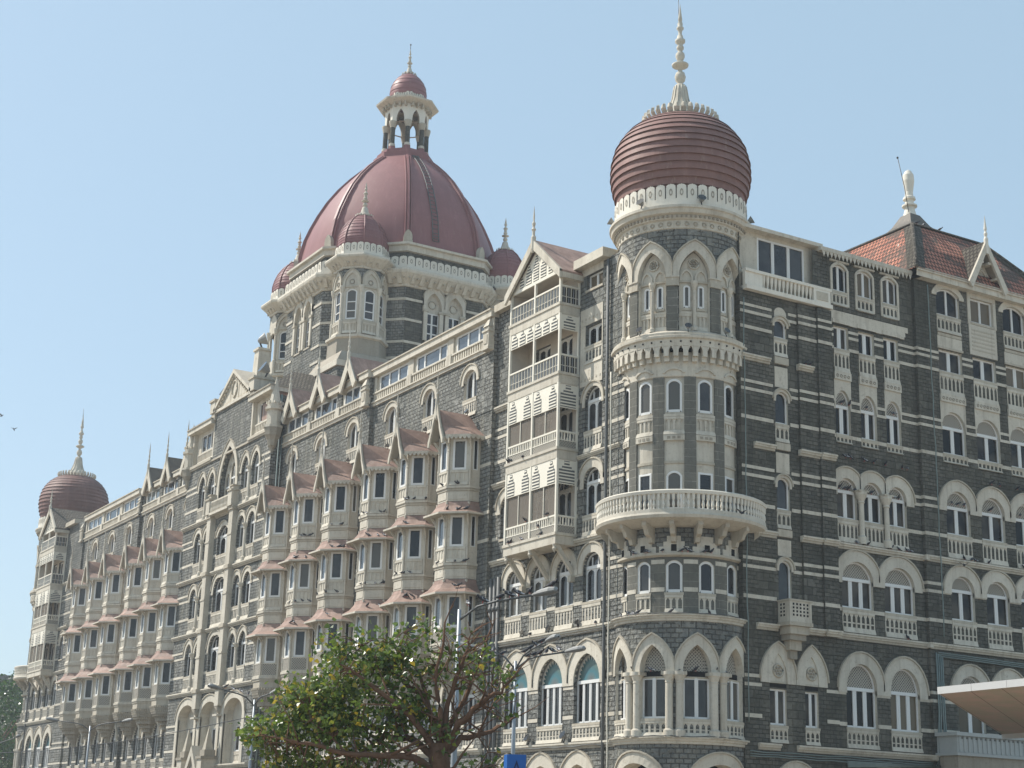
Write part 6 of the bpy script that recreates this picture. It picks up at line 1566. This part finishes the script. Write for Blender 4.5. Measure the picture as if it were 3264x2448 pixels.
# ---------------------------------------------------------------- blue sign
sg = thing('sign_pylon', 'blue box sign with dark triangle and red mark', 'sign', (37.75, -32.9, 0))
fs = Vector((CAM.x-37.75, CAM.y+32.9, 0)).normalized(); an = atan2(fs.y, fs.x)+R(10); ff = Flat(0, 0, -sin(an), cos(an))
k = MB(); k.box(ff, -.21, .21, -.42, 0, 2.2, 3.55, 'blue'); k.build('panel_box', sg)
k = MB(); k.box(ff, -.06, .06, -.28, -.15, 0, 2.2, 'steel'); k.build('post', sg)
k = MB()
for s in (-1, 1):
    p = [(0, 3.43), (s*.15, 3.0), (s*.12, 3.0), (0, 3.35)]; k.add([ff.P(u, .006, z) for u, z in p]+[ff.P(u, .012, z) for u, z in p], [(0, 1, 2, 3), (4, 5, 6, 7)], 'bluedk')
k.face([ff.P(-.15, .008, 2.97), ff.P(.15, .008, 2.97), ff.P(.15, .008, 3.0), ff.P(-.15, .008, 3.0)], 'bluedk'); k.build('triangle_mark', sg)
k = MB(); k.face([ff.P(u, .009, z) for u, z in ((-.055, 3.06), (.055, 3.06), (.035, 3.2), (0, 3.27), (-.03, 3.21))], 'red'); k.build('red_mark', sg)

# ---------------------------------------------------------------- trees
def leafpts(o, d, s, rg):
    d = d.normalized(); n = Vector((rg.uniform(-1, 1), rg.uniform(-1, 1), rg.uniform(.1, 1))); side = d.cross(n)
    if side.length < .05: side = d.orthogonal()
    side.normalize(); nn = side.cross(d)
    w_ = .42*s; f = nn*s*.12
    return [o, o+d*s*.28+side*w_+f, o+d*s*.62+side*w_*.8+f, o+d*s*1.08, o+d*s*.62-side*w_*.8+f, o+d*s*.28-side*w_+f]
def near_tree():
    t = thing('broadleaf_tree', 'broad leafy tree in front of the hotel, right half nearly bare', 'tree', (28.33, -29.69, 0)); rg = random.Random(11)
    ax = Vector((.6, .8, 0)); dp = Vector((-.8, .6, 0))
    W = lambda a, d, z: ax*a+dp*d+Vector((0, 0, z))
    T = MB()
    T.tube([W(.1, 0, 0), W(.02, .05, 1.5), W(0, 0, 2.8), W(.0, 0, 3.7), W(-.02, 0, 4.3)], [.44, .36, .33, .31, .27], 'bark', 10)
    limbs = [[(0, 0, 3.8), (-.7, .2, 4.35), (-1.6, .5, 4.55), (-2.6, .8, 4.9), (-3.6, .9, 5.2)], [(0, 0, 4.0), (-.8, -.4, 5.0), (-1.7, -.9, 5.7), (-2.7, -1.3, 6.3)], [(0, 0, 4.2), (-.35, .3, 5.2), (-.8, .8, 6.2), (-1.3, 1.1, 7.3)],
             [(0, 0, 4.2), (.0, -.3, 5.2), (-.1, -.6, 6.3), (.25, -.8, 7.9)], [(0, 0, 4.2), (.35, .3, 5.1), (.7, .7, 6.0), (1.0, .9, 7.0), (1.25, 1.0, 7.7)], [(0, 0, 4.0), (.55, -.3, 4.8), (1.1, -.5, 5.35), (1.7, -.6, 5.7), (2.2, -.7, 6.3)],
             [(0, 0, 3.6), (-.9, -.7, 3.9), (-2.1, -1.1, 3.9), (-3.4, -1.4, 4.1), (-4.6, -1.5, 4.3)], [(0, 0, 4.3), (-.5, .1, 5.6), (-1.9, .3, 6.5), (-2.6, .4, 7.1)], [(0, 0, 3.9), (.5, .5, 4.5), (1.3, .9, 4.7), (2.1, 1.2, 5.2)], [(0, 0, 4.1), (.2, .0, 5.5), (.6, -.2, 6.6), (.8, -.3, 7.3)],
             [(-1.6, .5, 4.55), (-2.2, 1.2, 4.2), (-3.2, 1.8, 3.6)], [(0, 0, 3.2), (-.6, .8, 3.4), (-1.8, 1.5, 3.2), (-3.0, 1.9, 2.9)], [(0, 0, 3.3), (.6, -.7, 3.4), (1.4, -1.2, 3.6)]]
    node = []
    for L in limbs:
        pts = []
        for (p, q) in zip(L, L[1:]):
            for j in range(4):
                f = j/4; pts.append(W(*[p[i]+(q[i]-p[i])*f+rg.uniform(-.05, .05) for i in range(3)]))
        pts.append(W(*L[-1])); n = len(pts); rr_ = [(.10 if L[0][2] < 4.1 else .075)*(1-i/(n-1))**.8+.016 for i in range(n)]
        T.tube(pts, rr_, 'bark', 7); node += list(zip(pts[2:], rr_[2:]))
    for _ in range(70):   # secondary branches
        q, rad = rg.choice(node)
        if rad < .03: continue
        d_ = Vector((rg.gauss(0, .6), rg.gauss(0, .6), rg.uniform(-.1, 1))).normalized(); L2 = rg.uniform(.6, 1.5); k1 = q+d_*L2*.5+Vector((rg.uniform(-.1, .1), rg.uniform(-.1, .1), .06)); k2 = q+d_*L2+Vector((0, 0, rg.uniform(0, .3)))
        T.tube([q, q.lerp(k1, .5), k1, k2], [rad*.6, rad*.48, rad*.36, .012], 'bark', 5); node += [(k1, rad*.36), (k2, .014)]
    T.build('trunk', t)
    blobs = [((-2.6, 0, 6.0), (1.3, 1.5, 1.05), 60), ((-3.6, -.2, 5.2), (1.3, 1.5, .9), 60), ((-1.6, .2, 6.9), (1.0, 1.2, .65), 34), ((-2.6, -.2, 4.6), (1.6, 1.7, 1.0), 75), ((-4.6, -.4, 4.35), (1.0, 1.1, .55), 38), ((-2.2, .2, 3.2), (2.2, 1.6, .8), 60), ((-.7, .1, 6.3), (.9, 1.2, .8), 30),
             ((-.4, 0, 7.3), (.7, .9, .6), 16), ((.5, .2, 6.6), (1.1, 1.0, 1.0), 26), ((1.4, 0, 6.2), (.8, .9, .9), 14), ((-.9, .4, 5.0), (1.0, 1.2, .9), 34), ((1.3, -.3, 3.5), (.9, 1.0, .6), 26), ((1.9, 0, 5.0), (.7, .8, 1.2), 5), ((.3, 0, 4.6), (.8, .9, .7), 10), ((-3.9, 0, 3.4), (1.2, 1.2, .6), 30), ((-3.1, 0, 7.0), (.35, .4, .35), 5)]
    Bm = MB(); Lf = MB()
    for c, r_, n in blobs:
        for _ in range(n):
            v = Vector((rg.gauss(0, 1), rg.gauss(0, 1), rg.gauss(0, 1))).normalized()*rg.random()**.45
            p = W(c[0]+v.x*r_[0], c[1]+v.y*r_[1], c[2]+v.z*r_[2])
            q, rad = min(node, key=lambda k_: (k_[0]-p).length+rg.uniform(0, .35)); m_ = q.lerp(p, .5)+Vector((rg.uniform(-.12, .12), rg.uniform(-.12, .12), rg.uniform(.0, .2)))
            Bm.tube([q, m_, p], [min(rad, .028), .014, .006], 'bark', 4, False)
            dense = c[0] < -.8
            for k_ in range(rg.randint(10, 25) if dense else rg.randint(4, 12)):
                o_ = p.lerp(m_, rg.random()*.6)+Vector((rg.gauss(0, .2), rg.gauss(0, .2), rg.gauss(0, .17)))
                Lf.face([tuple(x) for x in leafpts(o_, Vector((rg.gauss(0, 1), rg.gauss(0, 1), rg.gauss(-.55, .6))), rg.uniform(.10, .19), rg)], 'leaf')
    for _ in range(90):   # bare twigs on the right
        q, rad = rg.choice([k_ for k_ in node if (k_[0]).dot(ax) > .2 and k_[0].z > 4.5]); d_ = Vector((rg.gauss(0, .5), rg.gauss(0, .5), rg.uniform(.2, 1))).normalized()*rg.uniform(.4, 1.0); d_ += ax*rg.uniform(0, .5)
        Bm.tube([q, q+d_*.5+Vector((rg.uniform(-.1, .1), rg.uniform(-.1, .1), 0)), q+d_], [.02, .012, .005], 'bark', 4, False)
    Bm.build('branches', t); Lf.build('crown', t)
near_tree()
def far_tree(label, x, y, h, r, seed):
    t = thing('round_tree', label, 'tree', (x, y, 0), 'trees beyond the hotel'); rg = random.Random(seed)
    T = MB(); T.tube([(0, 0, 0), (.2, 0, h*.3), (0, .3, h*.6)], [.5, .4, .2], 'bark', 8)
    for k in range(6): a = k; T.tube([(0, 0, h*.35), (cos(a)*r*.4, sin(a)*r*.4, h*.6), (cos(a)*r*.7, sin(a)*r*.7, h*.75)], [.25, .15, .05], 'bark', 5)
    T.build('trunk', t); L = MB()
    for _ in range(120):
        v = Vector((rg.gauss(0, 1), rg.gauss(0, 1), rg.gauss(0, 1))).normalized()*rg.random()**.3; c = Vector((v.x*r, v.y*r, h*.6+v.z*h*.4))
        for k in range(38): L.face([tuple(p) for p in leafpts(c+Vector((rg.gauss(0, .7), rg.gauss(0, .7), rg.gauss(0, .5))), Vector((rg.gauss(0, 1), rg.gauss(0, 1), rg.gauss(-.2, .7))), rg.uniform(.35, .6), rg)], 'leaf2')
    L.build('crown', t)
far_tree('dark dense tree beside the far corner tower, nearer one', -170, 3.5, 22.5, 7, 3)
far_tree('dark dense tree behind the far corner tower, further one', -186, 12, 25, 8, 4)
fb = thing('far_building', 'grey flat roofed building far behind the dark trees', 'building', (-240, 22, -4.2))
k = MB(); k.wbox(-14, 14, -12, 8, 0, 28.5, 'grime'); k.build('wall', fb)
k = MB(); k.wbox(-15.5, 15.5, -13.5, 9, 31.2, 32.2, 'pipe'); k.build('roof', fb)
k = MB()
for i in range(10): k.wbox(13.9, 14.15, -11.5+i*2, -11.2+i*2, 28.5, 31.2, 'white'); k.wbox(-14+i*3, -13.7+i*3, -12.15, -11.9, 28.5, 31.2, 'white')
k.wbox(-13, 13.5, -11, 7, 28.5, 31.2, 'glassd'); k.build('window', fb)

# ---------------------------------------------------------------- pigeons
def pigeon_mesh(spread=False):
    k = MB(); prof = [(0, -.16), (.035, -.12), (.062, -.05), (.068, .02), (.055, .08), (.035, .12), (.032, .15)]
    vs = []; n = 8
    for r_, s_ in prof:
        for j in range(n): a = 2*pi*j/n; vs.append((s_, r_*cos(a), .13+s_*.35+r_*1.05*sin(a)))
    k.add(vs, [(i*n+j, i*n+(j+1) % n, (i+1)*n+(j+1) % n, (i+1)*n+j) for i in range(len(prof)-1) for j in range(n)], 'pigeon', True)
    k.ball((.17, 0, .225), .036, 'pigeon', 7, 5); k.face([(.20, .008, .225), (.20, -.008, .225), (.235, 0, .212)], 'black')
    k.face([(-.12, .03, .09), (-.12, -.03, .09), (-.27, -.045, .035), (-.27, .045, .035)], 'pigeon')
    if not spread:
        for s in (-1, 1): k.face([(.06, .055*s, .19), (.05, .072*s, .12), (-.18, .045*s, .06), (-.2, .02*s, .085)], 'pale' if s > 0 else 'pigeon'); k.tube([(.0, .025*s, .08), (.01, .025*s, 0)], .006, 'red', 4)
    else:
        for s in (-1, 1): k.face([(.09, .05*s, .17), (-.06, .05*s, .13), (-.1, .24*s, .27), (-.03, .36*s, .33), (.08, .2*s, .27)], 'pigeon')
    return k
GP = 'pigeons on and around the hotel'
prot = pigeon_mesh().build('pigeon'); protf = pigeon_mesh(True).build('pigeon'); rp = random.Random(5); first = [True, True]
def pigeon(p, label, fly=False, s=1.0):
    i = int(fly); src = (prot, protf)[i]
    o = src if first[i] else src.copy()
    if not first[i]: COL.objects.link(o)
    first[i] = False; o.location = p; o.rotation_euler = (0, 0, rp.uniform(0, 2*pi)); s *= rp.uniform(.95, 1.2); o.scale = (s, s, s)
    tag(o, label, 'pigeon', GP)
def row(fr, us, w_, z, label):
    for u in us: pigeon(fr.P(u, w_, z), label)
row(fS, (8.9, 9.25, 10.3, 11.0, 11.9, 13.2, 13.6), .16, ZA, 'pigeon perched on the ledge over the three columned windows')
row(fS, (9.5, 10.35, 12.1, 12.7, 13.3, 13.55), .16, ZB, 'pigeon perched on the ledge under the three columned windows')
row(fS, (8.5, 8.9, 9.2, 9.7, 10.4, 10.9, 12.5, 13.0), -.02, 21.12, 'pigeon perched in a small arch head of the columned windows')
row(fR, (16.9, 17.4, 17.9, 20.1, 22.6), .06, 21.3, 'pigeon perched in an arch head near the right edge')
row(fR, (17.6, 18.2, 18.5, 19.6, 22.6), .17, ZB, 'pigeon perched on the ledge below the right hand windows')
row(fR, (20.2, 20.9, 22.4, 23.0), .17, ZA, 'pigeon perched on a high ledge near the right edge')
row(fS, (8.8, 9.4, 10.7, 12.8), .05, 26.05, 'pigeon perched under the upper lattice arches')
row(fS, (4.3, 13.1), .17, ZC, 'pigeon perched on the ledge below the side front windows')
row(fS, (6.0, 6.3), .3, ZT, 'pigeon perched on the short high ledge of the side front')
tw_ = Cyl(0, 0, 3.5)
for d in (-83, -69, -67, -53, -36, -31, -16, -10): pigeon(tw_.P(R(d)*3.5, -.02, 16.41), 'pigeon perched under the round balcony of the corner tower')
for d in (-95, -84, -79, -74, -45, -14): pigeon(Cyl(0, 0, 3.6).P(R(d)*3.6, .1, ZC+.06), 'pigeon perched on the round ledge of the corner tower')
for d in (-80, -63, -43, -40, -37, -25, -7, 2): pigeon(Cyl(0, 0, 3.5).P(R(d)*3.5, .0, 10.29), 'pigeon perched on the column heads of the corner tower')
pigeon(Cyl(0, 0, 4.6).P(R(2)*4.6, .35, 18.3), 'pigeon in flight beside the round balcony', True)
pigeon(fR.P(17.2, .5, 17.6), 'pigeon in flight below the right hand windows', True)
fbx = Flat(0, YB-1.42, 1, 0)
for u, z in ((-10.6, 18.42), (-10.3, 18.42), (-9.1, 18.42), (-7.0, 18.42), (-8.7, 19.44), (-7.3, 18.9), (-10.8, 23.3), (-10.5, 23.3), (-9.2, 23.3), (-6.4, 19.44)): pigeon(fbx.P(u, -.02, z), 'pigeon perched on the cream box balcony')
for x, fr in ((-17.75, f1), (-23.35, f1), (-28.95, f1), (-34.6, f2), (-40.15, f2)):
    for z in (ZB, 22.95):
        for k in range(rp.randint(3, 6)):
            t_ = rp.random(); u, w_ = (ORI[3][0]+(ORI[4][0]-ORI[3][0])*t_, ORI[3][1]+(ORI[4][1]-ORI[3][1])*t_) if rp.random() < .7 else (rp.uniform(-.6, .6), 1.7)
            pigeon(fr.P(x+u*1.03, w_+.06, z+.02), 'pigeon perched on a bay window moulding')
    for z, eb in ((16.6, .45), (21.35, .45)):
        for k in range(rp.randint(1, 4)):
            t_ = rp.random(); u, w_ = (ORI[3][0]+(ORI[4][0]-ORI[3][0])*t_, ORI[3][1]+(ORI[4][1]-ORI[3][1])*t_); pigeon(fr.P(x+u+.28, w_+.3, z-.03), 'pigeon perched on a pink bay window roof')
row(fB, (-3.2, -4.9, -9.9), .16, ZC, 'pigeon perched on the ledge under the four arched windows')
for i in range(6): t_ = .25+i*.12; pigeon((10.8+2.1*t_, -16.75+1.15*t_, 9.02+.33*t_), 'pigeon perched on the three armed street lamp')
for i in range(4): t_ = .3+i*.18; pigeon((10.8+2.4*t_, -16.75, 9.05+.6*t_), 'pigeon perched on the three armed street lamp')
for i in range(3): t_ = .3+i*.22; pigeon((10.8-1.4*t_, -16.75-1.25*t_, 9.05+.6*t_), 'pigeon perched on the three armed street lamp')
for t_ in (.12, .32, .55, .68, .8, .95): pigeon((22.5+2.5*t_, -26+1.3*t_, 9.05+.32*t_), 'pigeon perched on the long arm above the tree')
pigeon((25.6, -24.4, 9.5), 'pigeon perched on the lamp head above the tree')
for i in range(4): pigeon((-16.66+.9*(.2+i*.22), -17.17-2.4*(.2+i*.22), 9.12+.35*(.2+i*.22)), 'pigeon perched on the lamp left of the tree')
fd, ld_ = faceframe(0, AP)
for u in (-3.3, -2.9, -1.0, -.2, .3, .9, 2.2): pigeon(fd.P(u, .88, 48.97), 'pigeon perched on the bracketed cornice below the great dome')
for u in (19.0, 19.6, 21.0): pigeon((.9, u-2.0+.9, 39.9), 'pigeon perched on the tiled pavilion roof')
pigeon((-158.5, -1.9, 58.3), 'bird in flight in the sky at far left, upper one', True, 1.3); pigeon((-165.4, 1.6, 58.3), 'bird in flight in the sky at far left, lower one', True, 1.3)

# ---------------------------------------------------------------- floodlights on ledges and parapets
def flood(p, aim, s, label):
    t = thing('floodlight', label, 'floodlight', p, 'floodlights mounted on the hotel')
    k = MB(); d = Vector(aim).normalized(); sd = d.cross(Vector((0, 0, 1))).normalized(); u_ = sd.cross(d); c = Vector((0, 0, .38*s)); rr_ = []
    for f, r_ in ((-.2, .05), (-.12, .12), (.05, .2), (.12, .24)): rr_.append([tuple(c+d*f*s+(sd*cos(j*pi/6)+u_*sin(j*pi/6))*r_*s) for j in range(12)])
    for a, b in zip(rr_, rr_[1:]):
        for j in range(12): k.face([a[j], a[(j+1) % 12], b[(j+1) % 12], b[j]], 'lampgrey')
    k.face(rr_[-1], 'glass'); k.build('housing', t); k = MB(); k.tube([(0, 0, 0), tuple(c-d*.15*s)], .035*s, 'black', 5); k.build('bracket', t)
def fl(fr, u, w_, z, s, label): p = fr.P(u, w_, z); o = fr.P(u, w_+1, z); flood(p, (o[0]-p[0], o[1]-p[1], .6), s, label)
for d in (-72, -31, 3): fl(Cyl(0, 0, 3.85), R(d)*3.85, .0, 28.3, .8, 'small floodlight standing on the corbelled gallery of the corner tower')
for d in (-118, -70, -20, 45): fl(Cyl(0, 0, 3.9), R(d)*3.9, .1, 35.6, 1.0, 'floodlight under the dome of the corner tower')
for u in (-6.0, -9.7): fl(fB, u, .25, ZD, 1.0, 'floodlight on the ledge below the stained glass windows')
for u in (-4.9, -7.9, -10.7): fl(fB, u, .18, ZC, .7, 'floodlight on the ledge below the four arched windows')
for x, fr in ((-17.2, f1), (-22.8, f1), (-28.4, f1), (-34.1, f2), (-39.6, f2)): fl(fr, x, .5, ZT-.1, .75, 'floodlight on a bay window roof below a round headed window')
for s in (-1, 1): fl(fP, PC+s*4.5, -.8, 38.5, 2.4, 'large floodlight on the %s pier of the pediment' % ('left' if s < 0 else 'right'))
flood((PC, YP+2.2, 42.5), (.5, .8, .35), 2.4, 'large floodlight on top of the chimney behind the pediment')


# ---------------------------------------------------------------- haze of a hot day
k = MB(); k.wbox(-424, 424, -424, 424, -2, 80, 'dark'); hz = k.build('haze'); hz['kind'] = 'stuff'
hm = bpy.data.materials.new('haze_air'); hm.use_nodes = True; ht = hm.node_tree; ht.nodes.clear()
ho = ht.nodes.new('ShaderNodeOutputMaterial'); hv = ht.nodes.new('ShaderNodeVolumePrincipled'); hv.inputs['Color'].default_value = (.86, .93, 1, 1); hv.inputs['Density'].default_value = .00038; hv.inputs['Anisotropy'].default_value = .25
ht.links.new(hv.outputs[0], ho.inputs['Volume']); hz.data.materials.clear(); hz.data.materials.append(hm)
